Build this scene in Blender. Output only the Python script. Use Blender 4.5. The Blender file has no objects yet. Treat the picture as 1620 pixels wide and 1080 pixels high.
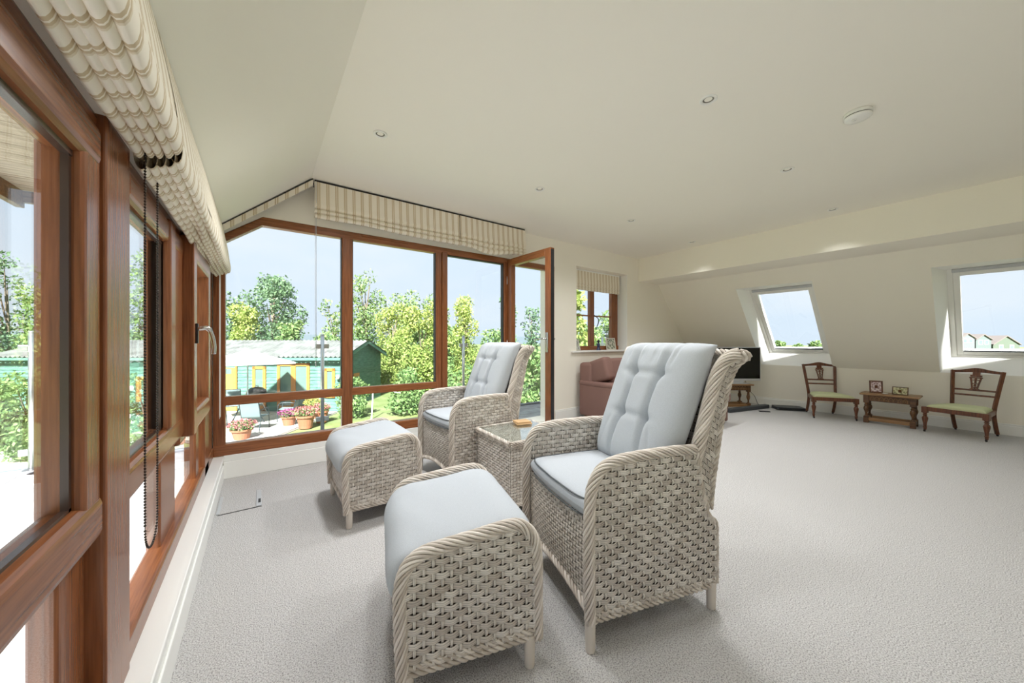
import bpy, bmesh, math, random
import numpy as np
from mathutils import Vector, Matrix
random.seed(7); rng = np.random.default_rng(7)
SC = bpy.context.scene
COL = SC.collection
PI = math.pi

# ---------------------------------------------------------------- camera, sky, sun, exposure
EYE = 1.10
YAW = math.radians(35.785)
cam_d = bpy.data.cameras.new('camera'); cam = bpy.data.objects.new('camera', cam_d); COL.objects.link(cam)
cam.location = (0, 0, EYE); cam.rotation_euler = (PI/2, 0, -YAW)
cam_d.sensor_width = 36.0; cam_d.lens = 552.15/1620*36.0; cam_d.clip_start = .02; cam_d.clip_end = 800
SC.camera = cam
SKY_STRENGTH = .25
world = bpy.data.worlds.new('sky'); SC.world = world; world.use_nodes = True
wn = world.node_tree.nodes; wl = world.node_tree.links; wn.clear()
w_out = wn.new('ShaderNodeOutputWorld'); w_bg = wn.new('ShaderNodeBackground')
w_tc = wn.new('ShaderNodeTexCoord'); w_sep = wn.new('ShaderNodeSeparateXYZ'); w_ramp = wn.new('ShaderNodeValToRGB')
wl.new(w_tc.outputs['Generated'], w_sep.inputs[0]); wl.new(w_sep.outputs['Z'], w_ramp.inputs[0])
w_ramp.color_ramp.elements[0].position = 0.0; w_ramp.color_ramp.elements[0].color = (.74, .86, 1, 1)
w_ramp.color_ramp.elements[1].position = 0.7; w_ramp.color_ramp.elements[1].color = (.72, .86, 1, 1)
w_noise = wn.new('ShaderNodeTexNoise'); w_noise.inputs['Scale'].default_value = 2.2; w_noise.inputs['Detail'].default_value = 5
w_map = wn.new('ShaderNodeMapping'); w_map.inputs['Scale'].default_value = (1, 1, 3)
wl.new(w_tc.outputs['Generated'], w_map.inputs[0]); wl.new(w_map.outputs[0], w_noise.inputs['Vector'])
w_cr = wn.new('ShaderNodeValToRGB'); w_cr.color_ramp.elements[0].position = .45; w_cr.color_ramp.elements[1].position = .75
w_cr.color_ramp.elements[1].color = (.5, .5, .5, 1)
wl.new(w_noise.outputs[0], w_cr.inputs[0])
w_mix = wn.new('ShaderNodeMixRGB'); wl.new(w_cr.outputs[0], w_mix.inputs[0]); wl.new(w_ramp.outputs[0], w_mix.inputs[1]); w_mix.inputs[2].default_value = (1, 1, 1, 1)
wl.new(w_mix.outputs[0], w_bg.inputs[0]); w_bg.inputs[1].default_value = SKY_STRENGTH
wl.new(w_bg.outputs[0], w_out.inputs[0])
sun_d = bpy.data.lights.new('sun', 'SUN'); sun = bpy.data.objects.new('sun', sun_d); COL.objects.link(sun)
sun_d.energy = 6.5; sun_d.angle = math.radians(3); sun_d.color = (1, .985, .96)
sun.rotation_euler = Vector((.38, .62, -.685)).to_track_quat('-Z', 'Y').to_euler()
SC.view_settings.view_transform = 'Standard'; SC.view_settings.look = 'None'
SC.view_settings.gamma = 1; SC.view_settings.use_curve_mapping = False
SC.view_settings.exposure = 2.1
FILL_POWER = 26.0         # watts of fill spots added at the unlit downlights, strongest by the window
SC.cycles.use_denoising = True; SC.cycles.denoiser = 'OPENIMAGEDENOISE'
SC.cycles.max_bounces = 14; SC.cycles.diffuse_bounces = 10; SC.cycles.transparent_max_bounces = 16
SC.cycles.sample_clamp_indirect = 8

# ---------------------------------------------------------------- materials
def lin(c):
    return tuple(((v/255)/12.92 if v/255 <= .04045 else ((v/255+.055)/1.055)**2.4) for v in c)
MATS = {}
def mat(name, rgb, rough=.5, metal=0, spec=.5, srgb=True):
    if name in MATS: return MATS[name]
    m = bpy.data.materials.new(name); m.use_nodes = True; MATS[name] = m
    b = m.node_tree.nodes['Principled BSDF']
    c = lin(rgb) if srgb else rgb
    b.inputs['Base Color'].default_value = (*c, 1); b.inputs['Roughness'].default_value = rough
    b.inputs['Metallic'].default_value = metal; b.inputs['Specular IOR Level'].default_value = spec
    return m
def nd(m, t, **kw):
    n = m.node_tree.nodes.new(t)
    for k, v in kw.items():
        if k in n.inputs.keys(): n.inputs[k].default_value = v
        else: setattr(n, k, v)
    return n
def lk(m, a, b): m.node_tree.links.new(a, b)
def bsdf(m): return m.node_tree.nodes['Principled BSDF']
def noise_col(m, c1, c2, scale=5, stretch=(1, 1, 1), detail=3, lo=.35, hi=.65, bump=0, bdist=.002, coord='Object'):
    tc = nd(m, 'ShaderNodeTexCoord'); mp = nd(m, 'ShaderNodeMapping'); mp.inputs['Scale'].default_value = stretch
    lk(m, tc.outputs[coord], mp.inputs[0])
    n = nd(m, 'ShaderNodeTexNoise', Scale=scale, Detail=detail); lk(m, mp.outputs[0], n.inputs['Vector'])
    r = nd(m, 'ShaderNodeValToRGB'); r.color_ramp.elements[0].position = lo; r.color_ramp.elements[1].position = hi
    r.color_ramp.elements[0].color = (*lin(c1), 1); r.color_ramp.elements[1].color = (*lin(c2), 1)
    lk(m, n.outputs[0], r.inputs[0]); lk(m, r.outputs[0], bsdf(m).inputs['Base Color'])
    if bump:
        bp = nd(m, 'ShaderNodeBump', Strength=bump, Distance=bdist); lk(m, n.outputs[0], bp.inputs['Height']); lk(m, bp.outputs[0], bsdf(m).inputs['Normal'])
    return r
m_wall = mat('cream_wall_paint', (244, 240, 228), .85, spec=.2)
m_ceil = mat('ceiling_paint', (242, 239, 228), .85, spec=.2)
m_white = mat('white_gloss_paint', (240, 240, 236), .3)
m_plastic = mat('white_plastic', (236, 236, 230), .35)
m_reveal = mat('white_reveal_paint', (243, 243, 240), .6, spec=.2)
m_carpet = mat('beige_carpet', (214, 208, 201), .95, spec=.1)
r_ = noise_col(m_carpet, (152, 149, 147), (217, 215, 213), 210, detail=3, lo=.32, hi=.56, bump=.9, bdist=.010)
def wood(name, c1, c2, rough=.35, axis=2, scale=9):
    m = mat(name, c1, rough)
    st = [14, 14, 14]; st[axis] = .6
    noise_col(m, c1, c2, scale, st, 6, .3, .7, .15, .001)
    return m
m_oak_z = wood('brown_woodgrain_upright', (110, 64, 36), (146, 90, 54), .27, 2)
m_oak_y = wood('brown_woodgrain_along_left', (110, 64, 36), (146, 90, 54), .27, 1)
m_oak_x = wood('brown_woodgrain_along_far', (120, 70, 38), (158, 98, 58), .27, 0)
m_gasket = mat('black_rubber_gasket', (28, 26, 26), .5)
m_bead = mat('dark_brown_glazing_bead', (66, 50, 42), .25)
m_chrome = mat('polished_chrome', (215, 215, 215), .15, 1)
m_steel = mat('brushed_stainless_steel', (205, 207, 208), .28, 1)
def glass(name, tint=(1, 1, 1), refl=1.0):
    m = bpy.data.materials.new(name); m.use_nodes = True; MATS[name] = m
    nt = m.node_tree; nt.nodes.clear()
    o = nt.nodes.new('ShaderNodeOutputMaterial'); mx = nt.nodes.new('ShaderNodeMixShader')
    t = nt.nodes.new('ShaderNodeBsdfTransparent'); t.inputs[0].default_value = (*tint, 1)
    g = nt.nodes.new('ShaderNodeBsdfGlossy'); g.inputs['Roughness'].default_value = 0.0
    f = nt.nodes.new('ShaderNodeFresnel'); ge = nt.nodes.new('ShaderNodeNewGeometry')
    mi = nt.nodes.new('ShaderNodeMath'); mi.operation = 'MULTIPLY_ADD'; mi.inputs[1].default_value = 1/1.45-1.45; mi.inputs[2].default_value = 1.45
    nt.links.new(ge.outputs['Backfacing'], mi.inputs[0]); nt.links.new(mi.outputs[0], f.inputs['IOR'])   # thin sheet: the same reflectance from both sides
    mul = nt.nodes.new('ShaderNodeMath'); mul.operation = 'MULTIPLY'; mul.inputs[1].default_value = refl
    nt.links.new(f.outputs[0], mul.inputs[0]); nt.links.new(mul.outputs[0], mx.inputs[0])
    nt.links.new(t.outputs[0], mx.inputs[1]); nt.links.new(g.outputs[0], mx.inputs[2]); nt.links.new(mx.outputs[0], o.inputs[0])
    return m
m_glass = glass('window_glass', (.985, .995, .99), .8)
m_bal_glass = glass('balustrade_glass', (.93, .975, .96), .8)
def attr_mat(name, dark, light, rough=.6, lines=0, noise_s=0, spec=.3, trans=0):
    """colour between dark and light by the random value each strand or leaf carries"""
    m = mat(name, light, rough, spec=spec)
    a = nd(m, 'ShaderNodeAttribute'); a.attribute_name = 'rnd'
    mx = nd(m, 'ShaderNodeMixRGB'); mx.inputs[1].default_value = (*lin(dark), 1); mx.inputs[2].default_value = (*lin(light), 1)
    lk(m, a.outputs['Fac'], mx.inputs[0])
    last = mx.outputs[0]
    if lines:
        uv = nd(m, 'ShaderNodeUVMap'); sp = nd(m, 'ShaderNodeSeparateXYZ'); lk(m, uv.outputs[0], sp.inputs[0])
        mu = nd(m, 'ShaderNodeMath', operation='MULTIPLY'); mu.inputs[1].default_value = lines*PI; lk(m, sp.outputs['Y'], mu.inputs[0])
        sn = nd(m, 'ShaderNodeMath', operation='SINE'); lk(m, mu.outputs[0], sn.inputs[0])
        ab = nd(m, 'ShaderNodeMath', operation='ABSOLUTE'); lk(m, sn.outputs[0], ab.inputs[0])
        pw = nd(m, 'ShaderNodeMath', operation='POWER'); pw.inputs[1].default_value = .45; lk(m, ab.outputs[0], pw.inputs[0])
        m2 = nd(m, 'ShaderNodeMixRGB', blend_type='MULTIPLY'); m2.inputs[0].default_value = .5
        lk(m, last, m2.inputs[1]); lk(m, pw.outputs[0], m2.inputs[2]); last = m2.outputs[0]
        bp = nd(m, 'ShaderNodeBump', Strength=.5, Distance=.0015); lk(m, pw.outputs[0], bp.inputs['Height']); lk(m, bp.outputs[0], bsdf(m).inputs['Normal'])
    lk(m, last, bsdf(m).inputs['Base Color'])
    return m
m_wick = attr_mat('rattan_band', (174, 162, 150), (231, 224, 215), .5, lines=3)
m_stake = attr_mat('rattan_stake', (204, 195, 184), (233, 227, 218), .5, lines=2)
m_braid = attr_mat('rattan_braid', (170, 158, 145), (230, 222, 212), .5)
m_wback = mat('rattan_shadow_lining', (84, 74, 65), .8)  # dark colour put in for the shade in the gaps of the weave
def fabric(name, c, var=6, scale=420, bump=.25):
    m = mat(name, c, .9, spec=.15)
    noise_col(m, tuple(max(0, v-var) for v in c), tuple(min(255, v+var) for v in c), scale, detail=2, lo=.3, hi=.7, bump=bump, bdist=.001)
    return m
m_cush = fabric('grey_cushion_cloth', (182, 187, 192), 6)
m_pipe = mat('dark_grey_piping', (92, 96, 98), .8)
m_sofa = fabric('brown_sofa_cloth', (134, 104, 96), 8)
m_green_seat = fabric('pale_green_seat_cloth', (192, 196, 156), 8)
m_walnut = wood('red_brown_polished_wood', (72, 40, 26), (124, 74, 46), .3, 2, 6)
m_oldoak = wood('dark_old_oak', (62, 40, 24), (120, 84, 50), .4, 0, 6)
m_oldoak_top = wood('worn_oak_top', (116, 84, 52), (168, 130, 88), .4, 0, 6)
m_black = mat('black_plastic', (24, 25, 27), .35)
m_dark = mat('dark_grey_plastic', (58, 62, 66), .45)
m_silver = mat('silver_plastic', (196, 198, 200), .35, .3)
m_screen = mat('black_screen', (10, 12, 14), .08)
def stripes(name, axis, period=.072):
    """cream blind cloth woven with pairs of tan stripes"""
    m = mat(name, (236, 229, 212), .9, spec=.1)
    tc = nd(m, 'ShaderNodeTexCoord'); sp = nd(m, 'ShaderNodeSeparateXYZ'); lk(m, tc.outputs['Object'], sp.inputs[0])
    dv = nd(m, 'ShaderNodeMath', operation='DIVIDE'); dv.inputs[1].default_value = period; lk(m, sp.outputs[axis], dv.inputs[0])
    fr = nd(m, 'ShaderNodeMath', operation='FRACT'); lk(m, dv.outputs[0], fr.inputs[0])
    r = nd(m, 'ShaderNodeValToRGB'); cr = r.color_ramp; cr.interpolation = 'CONSTANT'
    cream = (*lin((238, 231, 216)), 1); tan = (*lin((203, 186, 156)), 1); mid = (*lin((222, 211, 188)), 1)
    cr.elements[0].position = 0; cr.elements[0].color = cream
    cr.elements[1].position = .50; cr.elements[1].color = tan
    for p, c in ((.64, cream), (.70, tan), (.80, mid), (.88, cream)):
        e = cr.elements.new(p); e.color = c
    lk(m, fr.outputs[0], r.inputs[0]); lk(m, r.outputs[0], bsdf(m).inputs['Base Color'])
    return m
m_blind_y = stripes('striped_blind_cloth_along_left', 1)
m_blind_x = stripes('striped_blind_cloth_along_far', 0)
m_lining = mat('blind_lining', (214, 208, 196), .9, spec=.1)

# ---------------------------------------------------------------- mesh helpers
class MB:
    def __init__(s): s.v = []; s.f = []; s.m = []; s.r = []; s.uv = {}
    def add(s, vs, fs, mi=0, rnd=.5, uvs=None):
        o = len(s.v); s.v += [tuple(p) for p in vs]
        s.r += list(rnd) if hasattr(rnd, '__len__') else [rnd]*len(vs)
        if uvs is not None:
            for i, q in enumerate(uvs): s.uv[o+i] = q
        for f in fs: s.f.append(tuple(i+o for i in f)); s.m.append(mi)
        return s
    def box(s, x0, x1, y0, y1, z0, z1, mi=0, rnd=.5):
        vs = [(x0,y0,z0),(x1,y0,z0),(x1,y1,z0),(x0,y1,z0),(x0,y0,z1),(x1,y0,z1),(x1,y1,z1),(x0,y1,z1)]
        return s.add(vs, [(3,2,1,0),(4,5,6,7),(0,1,5,4),(1,2,6,5),(2,3,7,6),(3,0,4,7)], mi, rnd)
    def obox(s, c, size, M=None, mi=0, rnd=.5):
        hx, hy, hz = size[0]/2, size[1]/2, size[2]/2
        vs = [Vector((x*hx, y*hy, z*hz)) for z in (-1, 1) for x, y in ((-1,-1),(1,-1),(1,1),(-1,1))]
        if M is not None: vs = [M @ v for v in vs]
        return s.add([tuple(v+Vector(c)) for v in vs], [(3,2,1,0),(4,5,6,7),(0,1,5,4),(1,2,6,5),(2,3,7,6),(3,0,4,7)], mi, rnd)
    def prism(s, poly, lo, hi, axis=1, mi=0):
        """extrude a 2D polygon; axis 1: polygon in (x,z) along y; axis 0: (y,z) along x; axis 2: (x,y) along z"""
        def P(a, b, t): return (a, t, b) if axis == 1 else ((t, a, b) if axis == 0 else (a, b, t))
        n = len(poly); vs = [P(a, b, lo) for a, b in poly]+[P(a, b, hi) for a, b in poly]
        return s.add(vs, [tuple(range(n)), tuple(range(2*n-1, n-1, -1))]+[(i, n+i, n+(i+1) % n, (i+1) % n) for i in range(n)], mi)
    def tube(s, path, r, n=8, mi=0, closed=False, caps=True, rnd=.5, flat=1.0):
        path = [Vector(p) for p in path]; L = len(path)
        R = r if hasattr(r, '__len__') else [r]*L
        fr = frames(path, closed); vs = []
        for i, p in enumerate(path):
            N, B = fr[i][1], fr[i][2]
            for k in range(n):
                a = 2*PI*k/n; vs.append(p+N*(R[i]*math.cos(a))+B*(R[i]*flat*math.sin(a)))
        fs = []
        for i in range(L if closed else L-1):
            j = (i+1) % L
            for k in range(n): fs.append((i*n+k, i*n+(k+1) % n, j*n+(k+1) % n, j*n+k))
        if caps and not closed: fs += [tuple(range(n-1, -1, -1)), tuple((L-1)*n+k for k in range(n))]
        return s.add(vs, fs, mi, rnd)
    def lathe(s, prof, c=(0, 0, 0), n=16, mi=0, M=None, rnd=.5):
        vs = []; c = Vector(c)
        for r, z in prof:
            for k in range(n):
                a = 2*PI*k/n; p = Vector((r*math.cos(a), r*math.sin(a), z)); vs.append((M @ p if M is not None else p)+c)
        fs = [(i*n+k, i*n+(k+1) % n, (i+1)*n+(k+1) % n, (i+1)*n+k) for i in range(len(prof)-1) for k in range(n)]
        fs += [tuple(range(n-1, -1, -1)), tuple((len(prof)-1)*n+k for k in range(n))]
        return s.add(vs, fs, mi, rnd)
    def grid(s, P, mi=0, closeu=False, rnd=.5):
        nu, nv = len(P), len(P[0]); vs = [p for row in P for p in row]
        fs = [(i*nv+j, ((i+1) % nu)*nv+j, ((i+1) % nu)*nv+j+1, i*nv+j+1) for i in range(nu if closeu else nu-1) for j in range(nv-1)]
        return s.add(vs, fs, mi, rnd)
    def build(s, name, mats, parent=None, smooth=False, bev=0, world=False, kind=None, label=None, segs=2):
        V = s.v
        if world and parent is not None:
            inv = root_matrix(parent).inverted(); V = [tuple(inv @ Vector(p)) for p in V]
        me = bpy.data.meshes.new(name); me.from_pydata(V, [], s.f)
        if not isinstance(mats, (list, tuple)): mats = [mats]
        for m in mats: me.materials.append(m)
        if len(mats) > 1: me.polygons.foreach_set('material_index', s.m)
        if smooth: me.polygons.foreach_set('use_smooth', [True]*len(s.f))
        if any(r != .5 for r in s.r):
            ca = me.color_attributes.new('rnd', 'FLOAT_COLOR', 'POINT')
            arr = np.ones((len(V), 4), np.float32); arr[:, :3] = np.array(s.r, np.float32)[:, None]; ca.data.foreach_set('color', arr.ravel())
        if s.uv:
            ul = me.uv_layers.new(name='UVMap'); li = np.zeros(len(me.loops), np.int32); me.loops.foreach_get('vertex_index', li)
            tab = np.zeros((len(V), 2), np.float32)
            for i, q in s.uv.items(): tab[i] = q
            ul.data.foreach_set('uv', tab[li].ravel())
        me.update()
        o = bpy.data.objects.new(name, me); COL.objects.link(o)
        if parent is not None: o.parent = parent
        if bev:
            b = o.modifiers.new('edge', 'BEVEL'); b.width = bev; b.segments = segs; b.limit_method = 'ANGLE'; b.angle_limit = math.radians(40)
        if kind: o['kind'] = kind
        if label: o['label'] = label
        return o
def root_matrix(o):
    return Matrix.LocRotScale(o.location, o.rotation_euler, o.scale)
def frames(path, closed=False):
    L = len(path); T = []
    for i in range(L):
        a = path[i-1] if (i > 0 or closed) else path[i]; b = path[(i+1) % L] if (i < L-1 or closed) else path[i]
        d = b-a; T.append(d.normalized() if d.length > 1e-9 else Vector((0, 0, 1)))
    up = Vector((0, 0, 1)) if abs(T[0].z) < .9 else Vector((1, 0, 0))
    N = (up-T[0]*up.dot(T[0])).normalized(); out = []
    for t in T:
        N = (N-t*N.dot(t)); N = N.normalized() if N.length > 1e-6 else t.orthogonal().normalized()
        out.append((t, N, t.cross(N)))
    return out
def smooth_path(pts, step=.01):
    """Catmull-Rom through the points, resampled evenly"""
    P = [Vector(p) for p in pts]; P = [P[0]*2-P[1]]+P+[P[-1]*2-P[-2]]; out = []
    for i in range(1, len(P)-2):
        p0, p1, p2, p3 = P[i-1:i+3]; n = max(3, int((p2-p1).length/step*1.5))
        for k in range(n):
            t = k/n; out.append(.5*((2*p1)+(p2-p0)*t+(2*p0-5*p1+4*p2-p3)*t*t+(3*p1-p0-3*p2+p3)*t**3))
    out.append(P[-2])
    d = [0]
    for a, b in zip(out, out[1:]): d.append(d[-1]+(b-a).length)
    n = max(2, int(d[-1]/step)); res = []; j = 0
    for k in range(n+1):
        t = d[-1]*k/n
        while j < len(d)-2 and d[j+1] < t: j += 1
        w = (t-d[j])/max(1e-9, d[j+1]-d[j]); res.append(out[j].lerp(out[j+1], w))
    return res
def thing(name, label, cat, loc=(0, 0, 0), rz=0, group=None, kind=None):
    o = bpy.data.objects.new(name, None); COL.objects.link(o); o.location = loc; o.rotation_euler = (0, 0, rz)
    o.empty_display_size = .1; o['label'] = label; o['category'] = cat
    if group: o['group'] = group
    if kind: o['kind'] = kind
    return o
def tag(o, label, cat, group=None, kind=None):
    o['label'] = label; o['category'] = cat
    if group: o['group'] = group
    if kind: o['kind'] = kind
    return o
def copy_tree(o, parent=None):
    c = o.copy(); COL.objects.link(c); c.parent = parent
    for ch in [x for x in COL.objects if x.parent == o]: copy_tree(ch, c)
    return c
def rbox_obj(name, x0, x1, y0, y1, z0, z1, m, parent=None, bev=.004, world=False, segs=2):
    return MB().box(x0, x1, y0, y1, z0, z1).build(name, m, parent, bev=bev, world=world, segs=segs)
# ================================================================ THE ROOM SHELL
YF = 3.614            # far wall, room face
XL = -.30             # left window frames, room face
ZC = 2.523            # flat ceiling
YB = -3.4             # wall behind the camera
XK = 7.12; ZK = .70   # knee wall under the sloping ceiling
XS, ZS = 5.90, 2.135  # top of that slope, back of the beam
def structure(o, label, cat): return tag(o, label, cat, kind='structure')
floor = MB().box(-.45, XK+.1, YB-.1, YF+.1, -.15, 0).build('floor', m_carpet)
structure(floor, 'pale beige carpet over the whole floor', 'floor')
ceiling = MB().box(.36, 5.9, YB-.1, YF+.1, ZC, ZC+.12).build('ceiling', m_ceil)
structure(ceiling, 'flat cream ceiling with recessed downlights', 'ceiling')
SL = (2.523-1.96)/(.36+.30)
MB().prism([(-.46, 1.96-.16*SL), (.36, 2.523), (.36, 2.643), (-.46, 1.96-.16*SL+.12)], YB-.1, YF+.1, 1).build('sloping_panel', m_ceil, ceiling)
# far wall pieces around the glazing, the doorway and the small window
wf = MB(); T = .30
wf.box(-.46, 2.60, YF+.0, YF+T, -.15, .184)
wf.box(2.60, 3.335, YF+.0, YF+T, -.15, .012)
wf.prism([(-.46, 1.80), (-.27, 1.94), (.015, 2.150), (.015, 2.75), (-.46, 2.75)], YF, YF+T, 1)
wf.box(.015, 3.335, YF, YF+T, 2.145, 2.75)
wf.box(3.335, 3.775, YF, YF+T, -.15, 2.75)
wf.box(3.775, 4.985, YF, YF+T, -.15, .945)
wf.box(3.775, 4.985, YF, YF+T, 2.215, 2.75)
wf.box(4.985, XK+.12, YF, YF+T, -.15, 2.75)
wf.box(-.46, -.31, YF-.02, YF+T, -.15, 1.9)
wall_far = wf.build('wall_far', m_wall)
structure(wall_far, 'cream painted gable wall with glazed opening and small window', 'wall')
wl_ = MB(); wl_.box(-.46, -.315, YB-.1, YF, -.15, .175); wl_.box(-.46, -.275, YB-.1, YF, 1.635, 1.95)
wall_left = wl_.build('wall_left', m_wall); structure(wall_left, 'low cream wall above and below the side windows', 'wall')
wall_right = MB().box(XK, XK+.14, YB-.1, YF, -.15, ZK).build('wall_right', m_wall)
structure(wall_right, 'low pale knee wall under the sloping ceiling', 'wall')
# sloping ceiling on the right with two roof window openings
sv = Vector((XS-XK, 0, ZS-ZK)); SLEN = sv.length; sdir = sv.normalized(); snor = Vector((-sdir.z, 0, sdir.x))*-1
if snor.z < 0: snor = -snor
def SP(s, y, n=0): p = Vector((XK, 0, ZK))+sdir*s+snor*n; return Vector((p.x, y, p.z))
SKY = [(1.465, 2.40), (-.53, .425)]; STOP = 1.608; THK = .24
def slab(mb, s0, s1, y0, y1, n0=0, n1=THK, mi=0):
    vs = [SP(s, y, n) for n in (n0, n1) for s, y in ((s0, y0), (s1, y0), (s1, y1), (s0, y1))]
    mb.add(vs, [(3,2,1,0),(4,5,6,7),(0,1,5,4),(1,2,6,5),(2,3,7,6),(3,0,4,7)], mi)
sm = MB(); slab(sm, STOP, SLEN+.1, YB-.1, YF+.1); slab(sm, 0, STOP, SKY[0][1], YF+.1); slab(sm, 0, STOP, SKY[1][1], SKY[0][0]); slab(sm, 0, STOP, YB-.1, SKY[1][0])
sm.build('sloping_panel', m_wall, ceiling)
beam = MB().box(5.30, 5.98, YB-.1, YF, 2.13, ZC+.12).build('trim_1', m_wall, bev=.006)
structure(beam, 'boxed cream beam running along the ceiling edge', 'beam')
# the wall that closes the room
wall_back = MB().box(-.46, XK+.12, YB-.3, YB, -.15, 2.75).build('wall_back', m_wall); structure(wall_back, 'plain cream wall closing the room', 'wall')
# skirtings
def skirting(name, mb, label): structure(mb.build(name, m_white, bev=.004), label, 'baseboard')
sk = MB(); sk.box(3.345, XK-.02, YF-.018, YF+.002, 0, .118); sk.box(3.345, XK-.02, YF-.010, YF+.002, .118, .138)
skirting('baseboard_far', sk, 'cream skirting board along the far wall below small window')
sk = MB(); sk.box(XK-.018, XK+.002, YB, YF-.02, 0, .112); sk.box(XK-.010, XK+.002, YB, YF-.02, .112, .135)
skirting('baseboard_right', sk, 'white skirting board along the low knee wall')
sk = MB(); sk.box(-.316, -.243, YB, YF-.012, 0, .150); sk.box(-.316, -.236, YB, YF-.012, .150, .183)
sk.box(-.243, -.235, YB, YF-.012, 0, .112)
skirting('baseboard_left', sk, 'white boxed sill and skirting below the side windows')
sk = MB(); sk.box(-.24, 2.58, YF-.014, YF+.004, 0, .135); sk.box(-.24, 2.58, YF-.008, YF+.004, .135, .186)
skirting('baseboard_window', sk, 'white skirting board under the big far window')

# ---------------------------------------------------------------- framed windows
def pane(root, x0, x1, y0, y1, z0, z1): return MB().box(x0, x1, y0, y1, z0, z1).build('pane', m_glass, root, world=True)
def bar(root, name, x0, x1, y0, y1, z0, z1, m, bev=.008):
    return MB().box(x0, x1, y0, y1, z0, z1).build(name, m, root, world=True, bev=bev, segs=3)
# far glazing: frame, two upright bars, one cross bar, five panes
w1 = thing('window_1', 'tall brown framed far window with slanted top corner and cross bar', 'window', (.6, YF+.04, .184), kind='structure')
FY0, FY1 = YF-.004, YF+.075; GY = YF+.040
bar(w1, 'bottom_rail', -.305, 2.60, FY0, FY1, .184, .275, m_oak_x)
bar(w1, 'top_rail', .02, 2.60, FY0, FY1, 2.078, 2.150, m_oak_x)
MB().prism([(-.285, 1.925), (.018, 2.150), (.035, 2.150), (.035, 2.078), (.012, 2.078), (-.285, 1.858)], FY0, FY1, 1).build('slanted_rail', m_oak_x, w1, world=True, bev=.006)
bar(w1, 'left_stile', -.305, -.228, FY0+.0015, FY1-.001, .184, 1.93, m_oak_z)
bar(w1, 'mullion', .625, .719, FY0+.0015, FY1-.001, .26, 2.10, m_oak_z)
bar(w1, 'mullion', 1.570, 1.640, FY0+.0015, FY1-.001, .26, 2.10, m_oak_z)
bar(w1, 'transom', -.24, .640, FY0+.004, FY1, .583, .655, m_oak_x)
bar(w1, 'transom', .705, 1.580, FY0+.004, FY1, .583, .655, m_oak_x)
bar(w1, 'door_stile', 1.640, 1.705, FY0-.012, FY1, .26, 2.10, m_oak_z)
bar(w1, 'door_stile', 2.478, 2.560, FY0-.006, FY1, .012, 2.10, m_oak_z)
bar(w1, 'right_stile', 3.283, 3.337, FY0+.0015, FY1-.001, .012, 2.150, m_oak_z)
bar(w1, 'top_rail', 2.601, 3.337, FY0, FY1, 2.078, 2.150, m_oak_x)
MB().box(.80, 1.25, FY0-.012, FY0, 2.122, 2.140).build('trickle_vent', m_oak_x, w1, world=True, bev=.003)
pane(w1, -.24, .64, GY, GY+.006, .27, .59); pane(w1, .705, 1.575, GY, GY+.006, .27, .59)
MB().prism([(-.235, .65), (.632, .65), (.632, 2.085), (.012, 2.085), (-.235, 1.90)], GY, GY+.006, 1).build('pane', m_glass, w1, world=True)
pane(w1, .712, 1.575, GY, GY+.006, .65, 2.085); pane(w1, 1.70, 2.485, GY, GY+.006, .27, 2.085)
g = MB()
for a, b, c, d in ((.719, .724, .655, 2.078), (1.565, 1.570, .655, 2.078), (2.470, 2.478, .27, 2.078), (.620, .625, .655, 2.078)): g.box(a, b, FY0+.012, GY+.02, c, d)
g.box(1.705, 2.478, FY0+.012, GY+.02, 2.068, 2.078)
g.build('glazing_gasket', m_gasket, w1, world=True)
# the open door leaf, hinged at the middle post
d1 = thing('door_1', 'brown framed glazed door standing open into the room', 'door', (2.555, YF-.012, .02), -PI/2+.045, kind='structure')
DW, DH = .765, 2.11          # local x runs from the hinge to the free edge
def dbar(name, x0, x1, z0, z1, m, y0=-.034, y1=.034): return MB().box(x0, x1, y0, y1, z0, z1).build(name, m, d1, bev=.007, segs=3)
dbar('hinge_stile', 0, .085, 0, DH, m_oak_z, -.0325, .0325); dbar('lock_stile', DW-.085, DW, 0, DH, m_oak_z, -.0325, .0325)
dbar('top_rail', .0835, DW-.0835, DH-.085, DH, m_oak_x); dbar('bottom_rail', .0835, DW-.0835, 0, .11, m_oak_x)
MB().box(.08, DW-.08, -.004, .004, .105, DH-.08).build('pane', m_glass, d1)
MB().box(DW, DW+.004, -.022, .022, .02, DH-.02).build('edge_seal', m_black, d1)
for sy in (-1, 1):
    h = MB(); h.box(DW-.062, DW-.026, sy*.034, sy*.046, .96, 1.18).build('handle_plate', m_chrome, d1, bev=.004)
    h = MB(); h.tube([(DW-.044, sy*.040, 1.11), (DW-.044, sy*.078, 1.11), (DW-.056, sy*.086, 1.11), (DW-.165, sy*.086, 1.108)], .009, 10)
    h.build('lever_handle', m_chrome, d1, smooth=True)
for z in (.25, 1.05, 1.85): MB().tube([(-.006, -.03, z-.05), (-.006, -.03, z+.05)], .009, 10).build('hinge', m_steel, d1, smooth=True)
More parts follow.
